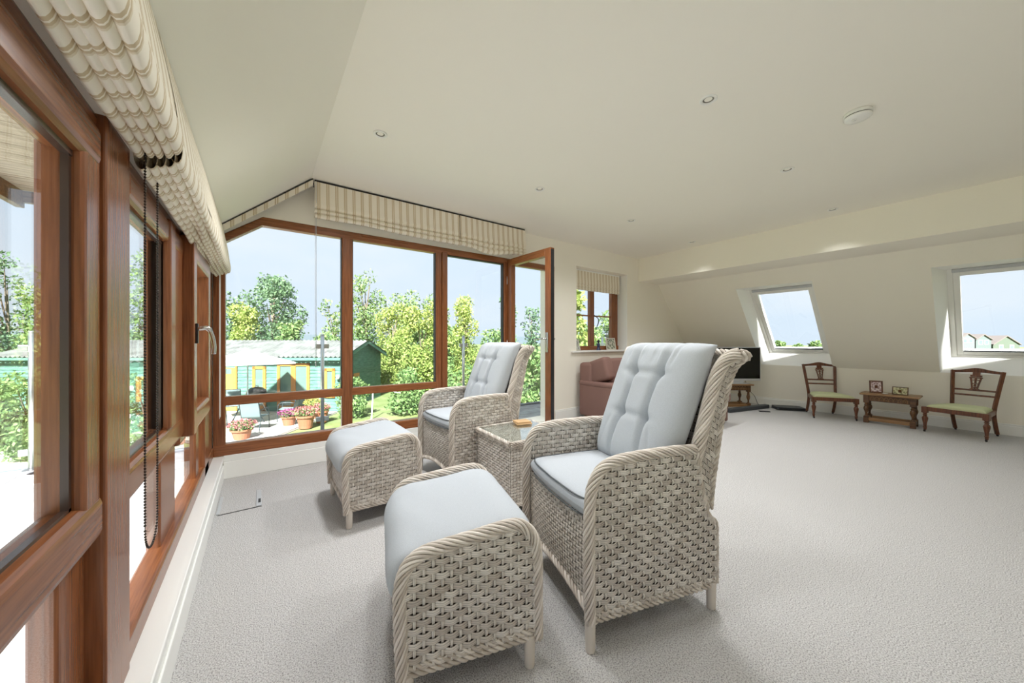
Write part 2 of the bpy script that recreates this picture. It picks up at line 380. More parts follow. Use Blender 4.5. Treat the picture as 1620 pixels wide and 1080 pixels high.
# side windows along the left wall
w2 = thing('window_2', 'long brown framed side window with several lights beside the sill', 'window', (XL-.03, 1.6, .18), kind='structure')
XO = -.375; GX = -.338
def lbar(name, y0, y1, z0, z1, x1=XL, m=None, x0=XO, bev=.010): return bar(w2, name, x0, x1, y0, y1, z0, z1, m or m_oak_z, bev)
def lpane(y0, y1, z0, z1, x=GX): return MB().box(x-.003, x+.003, y0, y1, z0, z1).build('pane', m_glass, w2, world=True)
lbar('bottom_rail', YB, YF, .183, .262, XL, m_oak_y); lbar('top_rail', YB, YF, 1.575, 1.638, XL-.012, m_oak_y)
units = [(-2.75, -.82, 'A'), (-.64, 1.235, 'A'), (1.42, 2.29, 'B')]
for y0, y1, k in units:
    e = .10 if k == 'A' else .012
    lbar('transom', y0-.01, y1+.01, .640, .745, XL, m_oak_y, bev=.022)
    lbar('sash_rail', y0, y1, 1.500, 1.600, XL, m_oak_y, bev=.022)
    lbar('sash_stile', y1-(.10 if k == 'A' else .33), y1, .72, 1.60, XL-.004, bev=.014)
    lbar('sash_stile', y0, y0+e, .72, 1.60, XL-.004, bev=.005 if k == 'B' else .014)
    ye = y1-(.10 if k == 'A' else .33)
    lpane(y0+e-.01, ye+.01, .735, 1.51); lpane(y0, y1-.02, .255, .65)
    lbar('lower_stile', y1-(.13 if k == 'A' else .30), y1+.005, .25, .645, XL-.03, bev=.012)
    gk = MB(); gk.box(GX+.004, GX+.016, ye-.012, ye, .745, 1.50); gk.box(GX+.004, XL-.02, y0+e, ye, 1.488, 1.502); gk.box(GX+.004, XL-.022, y0+e, ye, .743, .752)
    gk.build('glazing_bead', m_bead, w2, world=True)
lbar('post', 1.235, 1.420, .183, 1.640, XL+.004, bev=.006)
lbar('post', -.82, -.64, .183, 1.640, XL+.004, bev=.006)
lbar('sash_stile', 1.96, 2.06, .74, 1.60, XL+.006, bev=.012)
# small opening light standing proud of the frame, with its handle
lbar('sash_stile', 2.29, 2.385, .640, 1.615, -.262, bev=.006); lbar('sash_stile', 2.98, 3.09, .640, 1.615, -.272, bev=.012)
lbar('sash_rail', 2.38, 2.99, .640, .745, -.266, m_oak_y, bev=.022); lbar('sash_rail', 2.38, 2.99, 1.510, 1.615, -.266, m_oak_y, bev=.016)
lpane(2.37, 2.99, .73, 1.52, -.325); lpane(2.29, 3.10, .255, .65); lbar('transom', 2.28, 3.60, .600, .700, XL-.012, m_oak_y, bev=.012)
lbar('lower_stile', 2.86, 2.98, .25, .61, XL-.02)
lbar('post', 3.09, 3.30, .183, 1.640, XL, bev=.010); lbar('post', 3.30, 3.61, .183, 1.90, XL-.008, bev=.010)
hd = MB(); hd.box(-.263, -.252, 2.325, 2.350, 1.09, 1.19); hd.build('handle_plate', m_black, w2, world=True, bev=.003)
hp = smooth_path([(-.256, 2.337, 1.165), (-.225, 2.337, 1.168), (-.210, 2.342, 1.160), (-.198, 2.345, 1.120), (-.192, 2.346, 1.075), (-.194, 2.346, 1.035)], .008)
MB().tube(hp, [.012]*(len(hp)//3)+[.009]*(len(hp)-len(hp)//3), 10).build('window_handle', m_chrome, w2, smooth=True, world=True)
# small window in the far wall, set back in its reveal
w3 = thing('window_3', 'small brown framed window with glazing bars deep in its reveal', 'window', (4.38, YF+.2, .945), kind='structure')
WY0, WY1 = YF+.17, YF+.235
for nm, a in (('bottom_rail', (3.775, 4.985, .96, 1.03)), ('top_rail', (3.775, 4.985, 2.14, 2.215)), ('left_stile', (3.775, 3.85, .96, 2.215)), ('right_stile', (4.80, 4.955, .96, 2.215)), ('mullion', (4.270, 4.365, .96, 2.215))):
    bar(w3, nm, a[0], a[1], WY0+(0 if 'rail' in nm else .0015), WY1-(0 if 'rail' in nm else .001), a[2], a[3], m_oak_x if 'rail' in nm else m_oak_z, .006)
bar(w3, 'glazing_bar', 3.84, 4.28, WY0+.02, WY1-.02, 1.50, 1.522, m_oak_x, .003); bar(w3, 'glazing_bar', 4.36, 4.81, WY0+.02, WY1-.02, 1.50, 1.522, m_oak_x, .003)
pane(w3, 3.84, 4.28, YF+.2, YF+.206, 1.02, 2.15); pane(w3, 4.36, 4.81, YF+.2, YF+.206, 1.02, 2.15)
MB().tube(smooth_path([(4.345, WY0-.01, 1.52), (4.35, WY0-.04, 1.50), (4.40, WY0-.05, 1.46), (4.405, WY0-.045, 1.40), (4.38, WY0-.04, 1.34)], .02), .007, 8).build('window_catch', m_black, w3, smooth=True, world=True)
rv = MB(); rv.box(3.66, 5.06, YF-.045, YF+.20, .938, .962); rv.build('sill_board', m_reveal, w3, world=True, bev=.006)
rv = MB(); rv.box(4.972, 4.987, YF+.001, YF+.24, .962, 2.214).build('reveal_panel', m_reveal, w3, world=True)
# roof windows
for (y0, y1), nme, lb in zip(SKY, ('window_4', 'window_5'), ('white framed roof window above the gap between television and low chair', 'white framed roof window above the low chair beside the small table')):
    base = SP(.05, (y0+y1)/2, .15)
    w = thing(nme, lb, 'roof window', base, kind='structure')
    q = MB(); F0 = .20; ya, yb = y0+.035, y1-.10; sa, sb = .12, 1.42
    def Q(mb, a, b, c, d): mb.add([a, b, c, d], [(0, 1, 2, 3)])
    A0, B0, C0, D0 = SP(0, y0), SP(STOP, y0), SP(STOP, y1), SP(0, y1)
    A1, B1, C1, D1 = SP(sa, ya, F0), SP(sb, ya, F0), SP(sb, yb, F0), SP(sa, yb, F0)
    for a, b, c, d in ((A0, B0, B1, A1), (B0, C0, C1, B1), (C0, D0, D1, C1), (D0, A0, A1, D1)): Q(q, a, b, c, d)
    q.build('reveal_lining', m_reveal, w, world=True)
    def ring(name, m, s0, s1, u0, u1, wd, n0, n1):
        k = MB(); slab(k, s0, s1, u0, u0+wd, n0, n1); slab(k, s0, s1, u1-wd, u1, n0, n1); slab(k, s0, s0+wd, u0+wd, u1-wd, n0, n1); slab(k, s1-wd, s1, u0+wd, u1-wd, n0, n1)
        return k.build(name, m, w, world=True, bev=.004)
    ring('frame', m_white, sa-.07, sb+.05, ya-.05, yb+.05, .085, F0-.012, F0+.07)
    ring('sash', m_white, sa+.02, sb-.04, ya+.035, yb-.035, .050, F0-.006, F0+.06)
    k = MB(); slab(k, sb-.02, sb+.02, ya+.03, yb-.03, F0-.035, F0-.012); k.build('control_bar', m_silver, w, world=True, bev=.003)
    k = MB(); slab(k, sa+.066, sa+.074, ya+.08, yb-.08, F0-.004, F0+.02); k.build('seal', m_gasket, w, world=True)
    k = MB(); slab(k, sa+.06, sb-.08, ya+.075, yb-.075, F0+.02, F0+.026); k.build('pane', m_glass, w, world=True)

# ---------------------------------------------------------------- ceiling fittings
def downlight(x, y, label):
    t = thing('downlight', label, 'downlight', (x, y, ZC), group='recessed ceiling downlights')
    MB().lathe([(.030, .002), (.046, .001), (.047, -.004), (.043, -.007), (.031, -.005), (.029, .0015)], n=24).build('trim_ring', m_plastic, t, smooth=True)
    MB().lathe([(.0295, .001), (.0295, -.002), (.022, -.0005), (.021, .001)], n=20).build('lamp_face', mat('dull_lamp_glass', (120, 116, 108), .25), t, smooth=True)
    ld = bpy.data.lights.new('added_fill_spot', 'SPOT'); ld.energy = FILL_POWER*(.5 if x < 1 and 0 < y < 2 else 1.25 if x < 1 and y > 0 else 1 if x < 3 and y > 0 else .65 if y > 0 else .15); ld.spot_size = math.radians(150 if x < 4 else 96); ld.spot_blend = 1; ld.shadow_soft_size = .12; ld.color = (.97, .98, 1)
    lo = bpy.data.objects.new('added_fill_spot', ld); COL.objects.link(lo); lo.parent = t; lo.location = (0, 0, -.03)  # fill spot added under the unlit fitting to brighten the room
    return t
names = {(.667, 1.0): 'round white downlight in the ceiling over the footstool on the open carpet', (.667, 2.47): 'round white downlight in the ceiling over the far wicker footstool', (2.112, 2.49): 'round white downlight in the ceiling near the open door',
 (3.536, 2.51): 'round white downlight in the ceiling between the door and small window', (5.0, 2.54): 'round white downlight near where beam meets far wall',
 (2.137, .99): 'round white downlight in the ceiling above the armchair on the open carpet', (3.535, 1.01): 'round white downlight in the ceiling just beyond the smoke alarm', (5.0, 1.03): 'round white downlight close to the beam edge above the low chairs'}
for (x, y), lb in names.items(): downlight(x, y, lb)
for x in (.667, 2.13, 3.535, 5.0): 
    for y in (-.5,): downlight(x, y, 'unseen round white downlight kept to light the open carpet away from the far window')  # row out of view, kept for the light it adds
sa = thing('smoke_alarm', 'round white smoke alarm with dark slot on the ceiling', 'smoke alarm', (3.013, .503, ZC))
MB().lathe([(.062, .002), (.066, -.002), (.067, -.018), (.060, -.022)], n=40).build('base', m_plastic, sa, smooth=True)
MB().lathe([(.0615, -.020), (.0615, -.026), (.050, -.0262)], n=40).build('vent_slot', m_gasket, sa)
MB().lathe([(.060, -.0255), (.066, -.027), (.066, -.032), (.058, -.041), (.030, -.046), (.0, -.047)], n=40).build('cover', m_plastic, sa, smooth=True)
MB().lathe([(.012, -.0455), (.012, -.050), (.0, -.051)], (-.02, .012, 0), n=16).build('test_button', m_plastic, sa, smooth=True)
# carpeted access panel in the floor
fh = thing('floor_hatch', 'carpeted floor hatch with grey metal end strips by the window sill', 'floor hatch', (-.11, 3.03, 0))
MB().box(-.105, .085, -.155, .155, .0, .005).build('panel', m_carpet, fh, bev=.002)
for ya, yb in ((-.162, -.156), (.156, .161)): MB().box(-.11, .118, ya, yb, 0, .0015).build('groove', m_gasket, fh)
MB().box(-.118, -.100, -.150, .155, 0, .007).build('end_strip', m_silver, fh, bev=.002)
MB().box(.086, .116, -.152, .155, 0, .007).build('end_strip', m_silver, fh, bev=.002)
MB().box(.098, .112, -.10, -.03, .0065, .008).build('pull_slot', m_black, fh)
# ================================================================ WOVEN RATTAN FURNITURE
def scan(poly, v, axis):
    """intervals inside a polygon along the line coordinate[axis] == v"""
    xs = []
    n = len(poly)
    for i in range(n):
        a, b = poly[i], poly[(i+1) % n]; p, q = a[axis], b[axis]
        if (p <= v < q) or (q <= v < p): xs.append(a[1-axis]+(b[1-axis]-a[1-axis])*(v-p)/(q-p))
    xs.sort(); return [(xs[i], xs[i+1]) for i in range(0, len(xs)-1, 2)]
HASH = [random.random() for _ in range(997)]
def weave(mb, poly, fn, pu=.028, pv=.0215, bw=.95, sw=.0085, amp=.0045, sub=4):
    """flat bands (rows) going over and under upright stakes (columns) inside the outline poly; fn(u, v, n) gives a point"""
    us = [p[0] for p in poly]; vs_ = [p[1] for p in poly]; u0, u1, v0, v1 = min(us), max(us), min(vs_), max(vs_)
    rows = int((v1-v0)/pv); va = v0+(v1-v0-rows*pv)/2+pv/2
    cols = int((u1-u0)/pu); ua = u0+(u1-u0-cols*pu)/2
    hb = pv*bw/2
    for r in range(rows+1):
        v = va+r*pv
        for a, b in scan(poly, v, 1):
            if b-a < pu*.4: continue
            n = max(2, int((b-a)/pu*sub)); P = []; rn = []; uv = []
            for i in range(n+1):
                u = a+(b-a)*i/n; k = (u-ua)/pu; h = amp*math.cos(PI*(k+r))
                c = HASH[(math.floor((k+r+1)/2)*31+r*57) % 997]
                bw_ = hb*(1-.10*math.cos(PI*(k+r)))
                for j, (dv, dn) in enumerate(((-1, -.0016), (0, .0012), (1, -.0016))):
                    P.append(fn(u, v+dv*bw_*(1.0 if j != 1 else 0), h+dn)); rn.append(.25+.75*c); uv.append((k, j/2))
            mb.add(P, [(i*3+j, (i+1)*3+j, (i+1)*3+j+1, i*3+j+1) for i in range(n) for j in (0, 1)], 0, rn, uv)
    for c in range(cols+1):
        u = ua+c*pu
        for a, b in scan(poly, u, 0):
            if b-a < pv*.5: continue
            n = max(2, int((b-a)/pv*sub)); P = []; uv = []
            for i in range(n+1):
                v = a+(b-a)*i/n; k = (v-va)/pv; h = -amp*math.cos(PI*(k+c))
                for j, (du, dn) in enumerate(((-1, -.001), (0, .0014), (1, -.001))): P.append(fn(u+du*sw/2, v, h+dn)); uv.append((k, j/2))
            mb.add(P, [(i*3+j+1, (i+1)*3+j+1, (i+1)*3+j, i*3+j) for i in range(n) for j in (0, 1)], 1, .35+.5*random.random(), uv)
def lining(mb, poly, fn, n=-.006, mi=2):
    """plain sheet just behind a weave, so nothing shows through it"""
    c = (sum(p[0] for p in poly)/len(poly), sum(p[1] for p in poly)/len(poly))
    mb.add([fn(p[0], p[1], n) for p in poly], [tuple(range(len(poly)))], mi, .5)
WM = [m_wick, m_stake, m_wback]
def braid(path, R=.015, k=5, r=.0075, pitch=.13, flat=1.0, step=.010, mb=None):
    mb = mb or MB(); P = smooth_path(path, step); fr = frames(P)
    d = [0]
    for a, b in zip(P, P[1:]): d.append(d[-1]+(b-a).length)
    mb.tube(P, R*.85, 6, 0, rnd=.15, flat=flat)
    for j in range(k):
        Q = []
        for i, p in enumerate(P):
            a = 2*PI*(d[i]/pitch+j/k); Q.append(p+fr[i][1]*(R*math.cos(a))+fr[i][2]*(R*flat*math.sin(a)))
        mb.tube(Q, r, 5, 0, rnd=.25+.75*((j*37) % 10)/10)
    return mb
def wrapped_leg(mb, x, y, z0, z1, r=.020):
    prof = [(r*.55, z0), (r*.85, z0+.002)]
    n = int((z1-z0)/.006)
    for i in range(n):
        z = z0+.004+(z1-z0-.004)*i/n; w = r*(.88+.12*i/n)
        prof += [(w*.95, z), (w, z+.003)]
    mb.lathe(prof, (x, y, 0), 14, 0, rnd=.6)
def ellipse_cushion(mb, fn, nu=24, nv=24, p=6, t=.05, mi=0, shape=None, dent=None):
    """closed cushion: fn(s, t, h) maps s,t in -1..1 and height h; rim where front and back sheets meet"""
    for side in (1, -1):
        G = []
        for i in range(nu+1):
            s = math.sin((i/nu-.5)*PI); row = []
            for j in range(nv+1):
                q = math.sin((j/nv-.5)*PI)
                e = max(0, (1-abs(s)**p)*(1-abs(q)**p))**.42
                h = t*e*side
                if dent and side == 1: h -= dent(s, q)*e
                row.append(fn(s, q, h))
            G.append(row if side == 1 else row[::-1])
        mb.grid(G, mi)
def finish(o):
    o.data.polygons.foreach_set('use_smooth', [True]*len(o.data.polygons)); return o

def rattan_armchair(label, loc, rz):
    """local x to the sitter's right, y forward, front feet at y = 0"""
    t = thing('wicker_armchair', label, 'armchair', loc, rz, 'reclining wicker armchairs')
    HW = .290
    side = [(.0, .115), (.0, .50), (.012, .58), (.05, .635), (.11, .655), (.20, .660), (.36, .660), (.49, .655), (.505, .60), (.53, .48), (.548, .405), (.585, .360), (.600, .345), (.602, .105)]
    for s in (-1, 1):
        mb = MB()
        for off, fl in ((.010, 1), (-.010, -1)):      # outer and inner face of the arm
            fn = lambda u, v, n, s=s, off=off, fl=fl: (s*(HW+off+fl*n), -u, v)
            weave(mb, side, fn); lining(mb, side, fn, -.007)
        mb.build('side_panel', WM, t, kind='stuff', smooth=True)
        b = MB()
        braid([(s*HW, -.004, .10), (s*HW, -.0, .30), (s*HW, -.002, .50), (s*HW, -.014, .582), (s*HW, -.052, .640), (s*HW, -.115, .662), (s*HW, -.20, .668), (s*HW, -.36, .670), (s*HW, -.495, .664)], .0165, 9, .0052, .22, mb=b)
        braid([(s*HW, -.495, .664), (s*HW, -.508, .60), (s*HW, -.533, .48), (s*HW, -.552, .408), (s*HW, -.580, .368), (s*HW, -.602, .350), (s*HW, -.606, .30), (s*HW, -.606, .10)], .010, 4, .006, .10, mb=b)
        for dz in (.0, .019): braid([(s*HW, -.01, .108+dz), (s*HW, -.30, .104+dz), (s*HW, -.60, .100+dz)], .010, 4, .006, .10, mb=b)
        b.build('braided_edge', m_braid, t, smooth=True, kind='stuff')
        for y in (-.004, -.585):
            l = MB(); wrapped_leg(l, s*HW, y, 0, .115); l.build('leg', m_braid, t, smooth=True)
    # front panel with arched lower edge, and rear panel
    N = 12; fpoly = [(-.272, .125)]+[(-.272+.544*i/N, .125+.045*math.sin(PI*i/N)) for i in range(1, N)]+[(.272, .125), (.272, .445), (-.272, .445)]
    fb = MB(); fn = lambda u, v, n: (u, -.020+n+.018*math.sin(PI*(v-.1)/.36)*math.cos(u/.272*PI/2), v)
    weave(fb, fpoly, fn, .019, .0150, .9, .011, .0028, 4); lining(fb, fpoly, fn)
    fb.build('front_panel', WM, t, kind='stuff', smooth=True)
    b = MB(); braid([(-.272, -.015, .118), (-.14, -.010, .148), (0, -.006, .162), (.14, -.010, .148), (.272, -.015, .118)], .010, 4, .006, .10, mb=b)
    b.build('braided_edge', m_braid, t, smooth=True, kind='stuff')
    rp = MB(); fr_ = [(-.275, .11), (.275, .11), (.275, .35), (-.275, .35)]; fn = lambda u, v, n: (u, -.598-n, v)
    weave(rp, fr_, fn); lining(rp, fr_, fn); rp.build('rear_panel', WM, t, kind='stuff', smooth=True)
    MB().box(-.275, .275, -.50, -.02, .40, .440).build('seat_frame', m_wback, t)
    # reclining back: wings that flare out to the top, a woven back sheet between them
    front_edge = [(.262, .485, .50), (.266, .512, .58), (.270, .548, .70), (.276, .585, .83), (.284, .616, .94), (.298, .640, 1.005), (.318, .664, 1.038), (.338, .686, 1.048)]
    rear_edge = [(.262, .612, .405), (.262, .622, .50), (.264, .642, .62), (.268, .672, .78), (.276, .702, .92), (.292, .722, .99), (.315, .730, 1.018), (.338, .726, 1.034)]
    for s in (-1, 1):
        A = smooth_path([(s*x, -d, z) for x, d, z in front_edge], .012); B_ = smooth_path([(s*x, -d, z) for x, d, z in rear_edge], .012)
        def wing(u, v, n, A=A, B_=B_, s=s):
            i = max(0, min(1, v))*(len(A)-1); a = A[int(i)].lerp(A[min(len(A)-1, int(i)+1)], i-int(i))
            j = max(0, min(1, v))*(len(B_)-1); bq = B_[int(j)].lerp(B_[min(len(B_)-1, int(j)+1)], j-int(j))
            p = a.lerp(bq, u); return (p.x+s*n, p.y, p.z)
        for fl in (1, -1):
            mb = MB(); fn = lambda u, v, n, fl=fl: wing(u, v, fl*(n+.006))
            pol = [(0, 0), (1, 0), (1, 1), (0, 1)]
            weave(mb, pol, fn, .20, .035, .92, .05, .003); 
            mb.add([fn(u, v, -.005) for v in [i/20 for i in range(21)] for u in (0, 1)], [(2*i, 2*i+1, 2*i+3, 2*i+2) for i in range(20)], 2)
            mb.build('wing_panel', WM, t, kind='stuff', smooth=True)
        b = MB(); braid([(s*x, -d, z) for x, d, z in front_edge], .022, 12, .0056, .34, mb=b)
        braid([(s*x, -d, z) for x, d, z in rear_edge], .010, 4, .006, .10, mb=b)
        braid([(s*.262, -.485, .50), (s*.262, -.55, .44), (s*.262, -.612, .405)], .014, 5, .007, .12, mb=b)
        braid([(s*.338, -.686, 1.048), (s*.342, -.708, 1.044), (s*.338, -.726, 1.034)], .016, 6, .007, .12, mb=b)
        b.build('braided_edge', m_braid, t, smooth=True, kind='stuff')
    def back_sheet(u, v, n):
        i = max(0, min(1, v)); j = i*(len(rear_edge)-1); a = rear_edge[int(j)]; c = rear_edge[min(len(rear_edge)-1, int(j)+1)]; w = j-int(j)
        x, d, z = [a[k]+(c[k]-a[k])*w for k in range(3)]
        return (u*x, -(d+n), z+.03*(1-u*u)*max(0, i-.85)/.15)
    for fl in (1, -1):
        mb = MB(); fn = lambda u, v, n, fl=fl: back_sheet(u, v, fl*(n+.006))
        pol = [(-1, 0), (1, 0), (1, 1), (-1, 1)]; weave(mb, pol, fn, .10, .034, .92, .03, .003)
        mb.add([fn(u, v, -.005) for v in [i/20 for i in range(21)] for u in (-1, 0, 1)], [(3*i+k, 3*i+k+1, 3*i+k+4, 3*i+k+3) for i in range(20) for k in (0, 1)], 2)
        mb.build('back_panel', WM, t, kind='stuff', smooth=True)
    b = MB(); braid([(-.338, -.726, 1.034), (-.27, -.732, 1.045), (0, -.736, 1.055), (.27, -.732, 1.045), (.338, -.726, 1.034)], .014, 5, .007, .12, mb=b); b.build('braided_edge', m_braid, t, smooth=True, kind='stuff')
    # seat cushion with piping
    c = MB(); sx, sy, cz = .262, .235, .482
    def seat(s, q, h):
        y = -.245+sy*q+(.018 if q > 0 else 0)*q*(1-s*s); return (s*sx, y, cz+h+.010*(1-s*s)*(1-q*q)*(1 if h > 0 else 0))
    ellipse_cushion(c, seat, 28, 28, 14, .042); so = finish(c.build('seat_cushion', m_cush, t))
    ring = []
    for i in range(80):
        a = 2*PI*i/80; e = lambda w: math.copysign(abs(w)**.22, w)
        s, q = e(math.cos(a)), e(math.sin(a)); ring.append(seat(s, q, 0))
    for dz in (.032, -.032): MB().tube([(x*.985, -.245+(y+.245)*.985, z+dz) for x, y, z in ring], .0035, 6, closed=True).build('piping', m_pipe, so, smooth=True)
    # tall buttoned back cushion
    c = MB(); B0 = Vector((0, -.425, .505)); up = Vector((0, -.245, .585)); L = up.length; up.normalize(); nrm = Vector((0, up.z, -up.y))
    def backc(s, q, h):
        w = .247+.012*q-.02*max(0, q)**6; p = B0+up*((q+1)/2*L)+nrm*(.03+h)
        p = p-nrm*(.045*max(0, (q-.75)/.25)**2)
        return (s*w, p.y, p.z)
    def dent(s, q):
        v = (q+1)/2; x = abs(s); d = 0
        line = .36+.05*math.cos(v*PI*2); top = max(0, v-.70)/.30; low = max(0, .34-v)/.34
        d += (.042-.020*top-.018*low)*math.exp(-((x-line)/(.055+.03*top))**2)
        for bv in (.36, .70):
            d += .034*math.exp(-(((x-line)/.10)**2+((v-bv)/.05)**2))
            d += .013*math.exp(-((v-bv-.0)/.022)**2)*(1 if x < line else math.exp(-((x-line)/.22)**2))
        for k, sl in ((.12, .0), (.60, .35), (.20, -.25)):
            d += .011*math.exp(-((x-k-sl*(v-.86))/.028)**2)*max(0, min(1, (v-.74)/.1))
        d += .006*math.exp(-((x-.55-(.3-v)*.9)/.035)**2)*max(0, min(1, (.36-v)/.1))
        return d
    ellipse_cushion(c, backc, 80, 92, 5, .084, dent=dent); bo = finish(c.build('back_cushion', m_cush, t))
    for s in (-1, 1):
        for bv in (.36, .70):
            line = .36+.05*math.cos(bv*PI*2); p = backc(s*line, bv*2-1, .084-dent(s*line, bv*2-1)+.003); MB().lathe([(.0, .004), (.006, .002), (.0075, -.002)], p, 10, M=Matrix.Rotation(-1.15, 3, 'X')).build('button', m_cush, bo, smooth=True)
    return t
lat = Vector((.267, .964)); ff = Vector((.947, .845))
ch1 = rattan_armchair('grey wicker armchair with tall buttoned cushion, beside the brown sofa side', (ff.x+lat.x*.29, ff.y+lat.y*.29, 0), math.atan2(.964, .267))
ch1['label'] = 'wicker armchair with grey cushions, on the open carpet side of the small wicker table'
ch2 = copy_tree(ch1); ch2.location = (1.115, 2.590, 0); ch2.rotation_euler = (0, 0, math.radians(91))
ch2['label'] = 'wicker armchair with grey cushions in front of the glazed door by the far window'

def rattan_ottoman(label, loc, rz):
    t = thing('wicker_footstool', label, 'footstool', loc, rz, 'wicker footstools with grey pads')
    HW = .285
    side = [(-.022, .115), (-.026, .34), (-.020, .395), (.010, .436), (.07, .455), (.18, .467), (.30, .482), (.355, .475), (.395, .435), (.410, .37), (.415, .110)]
    for s in (-1, 1):
        mb = MB()
        for off, fl in ((.009, 1), (-.009, -1)):
            fn = lambda u, v, n, s=s, off=off, fl=fl: (s*(HW+off+fl*n), -u, v)
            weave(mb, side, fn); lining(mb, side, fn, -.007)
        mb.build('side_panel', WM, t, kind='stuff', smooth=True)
        b = MB()
        braid([(s*HW, .020, .085), (s*HW, .028, .30), (s*HW, .026, .37), (s*HW, .008, .425), (s*HW, -.035, .456), (s*HW, -.10, .467), (s*HW, -.20, .478), (s*HW, -.30, .489), (s*HW, -.355, .484), (s*HW, -.398, .445), (s*HW, -.416, .38), (s*HW, -.418, .25), (s*HW, -.420, .09)], .0165, 9, .0052, .22, mb=b)
        for dz in (0, .019): braid([(s*HW, .02, .106+dz), (s*HW, -.20, .104+dz), (s*HW, -.41, .103+dz)], .010, 4, .006, .10, mb=b)
        b.build('braided_edge', m_braid, t, smooth=True, kind='stuff')
        for y in (.006, -.392):
            l = MB(); wrapped_leg(l, s*(HW-.002), y, 0, .11); l.build('leg', m_braid, t, smooth=True)
    for y, sg in ((.012, 1), (-.402, -1)):
        mb = MB(); top = .36 if sg > 0 else .43; pol = [(-.27, .12), (.27, .12), (.27, top), (-.27, top)]; fn = lambda u, v, n, y=y, sg=sg: (u, y+sg*n, v)
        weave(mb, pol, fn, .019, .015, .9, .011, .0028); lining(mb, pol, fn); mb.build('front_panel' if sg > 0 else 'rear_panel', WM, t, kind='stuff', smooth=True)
        braid([(-.27, y, .112), (.27, y, .112)], .010, 4, .006, .10).build('braided_edge', m_braid, t, smooth=True, kind='stuff')
    # pad draped over the front corner
    prof = smooth_path([(0, .040, .318), (0, .044, .36), (0, .036, .400), (0, .010, .432), (0, -.04, .446), (0, -.12, .455), (0, -.24, .468), (0, -.33, .476), (0, -.385, .466), (0, -.405, .445)], .014)
    fr = frames(prof); n = len(prof); W = .262; th = .027; G = []
    for side_ in (1, -1):
        rows = []
        for i, p in enumerate(prof):
            tq = -1+2*i/(n-1); nn = Vector((0, -fr[i][0].z, fr[i][0].y)); 
            if nn.z < 0 and i > n//3: nn = -nn
            if i <= n//3 and nn.y < 0 and nn.z < .2: nn = -nn
            row = []
            for j in range(25):
                s = math.sin((j/24-.5)*PI); e = max(0, (1-abs(s)**9)*(1-abs(tq)**16))**.4
                wr = .003*math.sin(s*5+tq*9)*math.exp(-((tq+.45)/.3)**2)+.0025*math.sin(s*13-tq*7)*max(0, s)*(1 if side_ > 0 else 0)
                q = p+nn*(side_*th*e*(.9 if side_ > 0 else .6)+wr*e); row.append((s*W, q.y, q.z))
            rows.append(row if side_ == 1 else row[::-1])
        G.append(rows)
    c = MB(); c.grid(G[0]); c.grid(G[1]); co = finish(c.build('pad', m_cush, t))
    for s in (-1, 1):
        e = [(s*W*.985, p.y, p.z) for p in prof]; MB().tube(e, .004, 6).build('piping', m_pipe, co, smooth=True)
    MB().tube([(s*W/12, prof[0].y, prof[0].z) for s in range(-12, 13)], .004, 6).build('piping', m_pipe, co, smooth=True)
    return t
o1 = rattan_ottoman('wicker footstool with pale grey pad, pushed against the armchair on the open carpet', (.363+.262*.285, 1.028+.965*.285, 0), math.atan2(.965, .262))
o2 = copy_tree(o1); o2.location = (.431, 2.219+.295, 0); o2.rotation_euler = (0, 0, math.radians(90))
o2['label'] = 'wicker footstool with pale grey pad, in front of the armchair by the far window'

# small wicker table with a glass top
st = thing('wicker_side_table', 'square wicker side table with glass top between the two wicker armchairs', 'side table', (1.535, 2.015, 0), math.radians(-4))
SW = .235
for k in range(4):
    ca, sa_ = math.cos(k*PI/2), math.sin(k*PI/2)
    fn = lambda u, v, n, ca=ca, sa_=sa_: (ca*u-sa_*-(SW+n), sa_*u+ca*-(SW+n), v)
    fn = lambda u, v, n, ca=ca, sa_=sa_: (ca*u+sa_*(SW+n), sa_*u-ca*(SW+n), v)
    mb = MB(); pol = [(-SW, .05), (SW, .05), (SW, .435), (-SW, .435)]
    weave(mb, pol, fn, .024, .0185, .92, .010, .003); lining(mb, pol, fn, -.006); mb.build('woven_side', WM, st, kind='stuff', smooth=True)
    b = MB(); q = lambda u, z, o: (ca*u+sa_*(SW+o), sa_*u-ca*(SW+o), z)
    for z, o in ((.438, .003), (.452, .006)): braid([q(-SW-.004, z, o), q(0, z, o), q(SW+.004, z, o)], .0085, 4, .006, .09, mb=b)
    braid([q(-SW, .052, .0), q(SW, .052, .0)], .009, 4, .006, .09, mb=b)
    b.build('braided_edge', m_braid, st, smooth=True, kind='stuff')
    l = MB(); wrapped_leg(l, ca*SW*.94-sa_*SW*.94, sa_*SW*.94+ca*SW*.94, 0, .055, .016); l.build('leg', m_braid, st, smooth=True)
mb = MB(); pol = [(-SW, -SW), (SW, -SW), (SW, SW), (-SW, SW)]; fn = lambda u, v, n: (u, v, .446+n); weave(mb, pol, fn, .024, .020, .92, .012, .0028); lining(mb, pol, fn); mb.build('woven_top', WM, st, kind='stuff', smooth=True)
MB().box(-SW-.002, SW+.002, -SW-.002, SW+.002, .456, .462).build('glass_top', glass('table_glass', (.93, .96, .95), 1.6), st, bev=.002)
m_tan = wood('tan_wood', (190, 150, 104), (214, 178, 132), .5, 0)
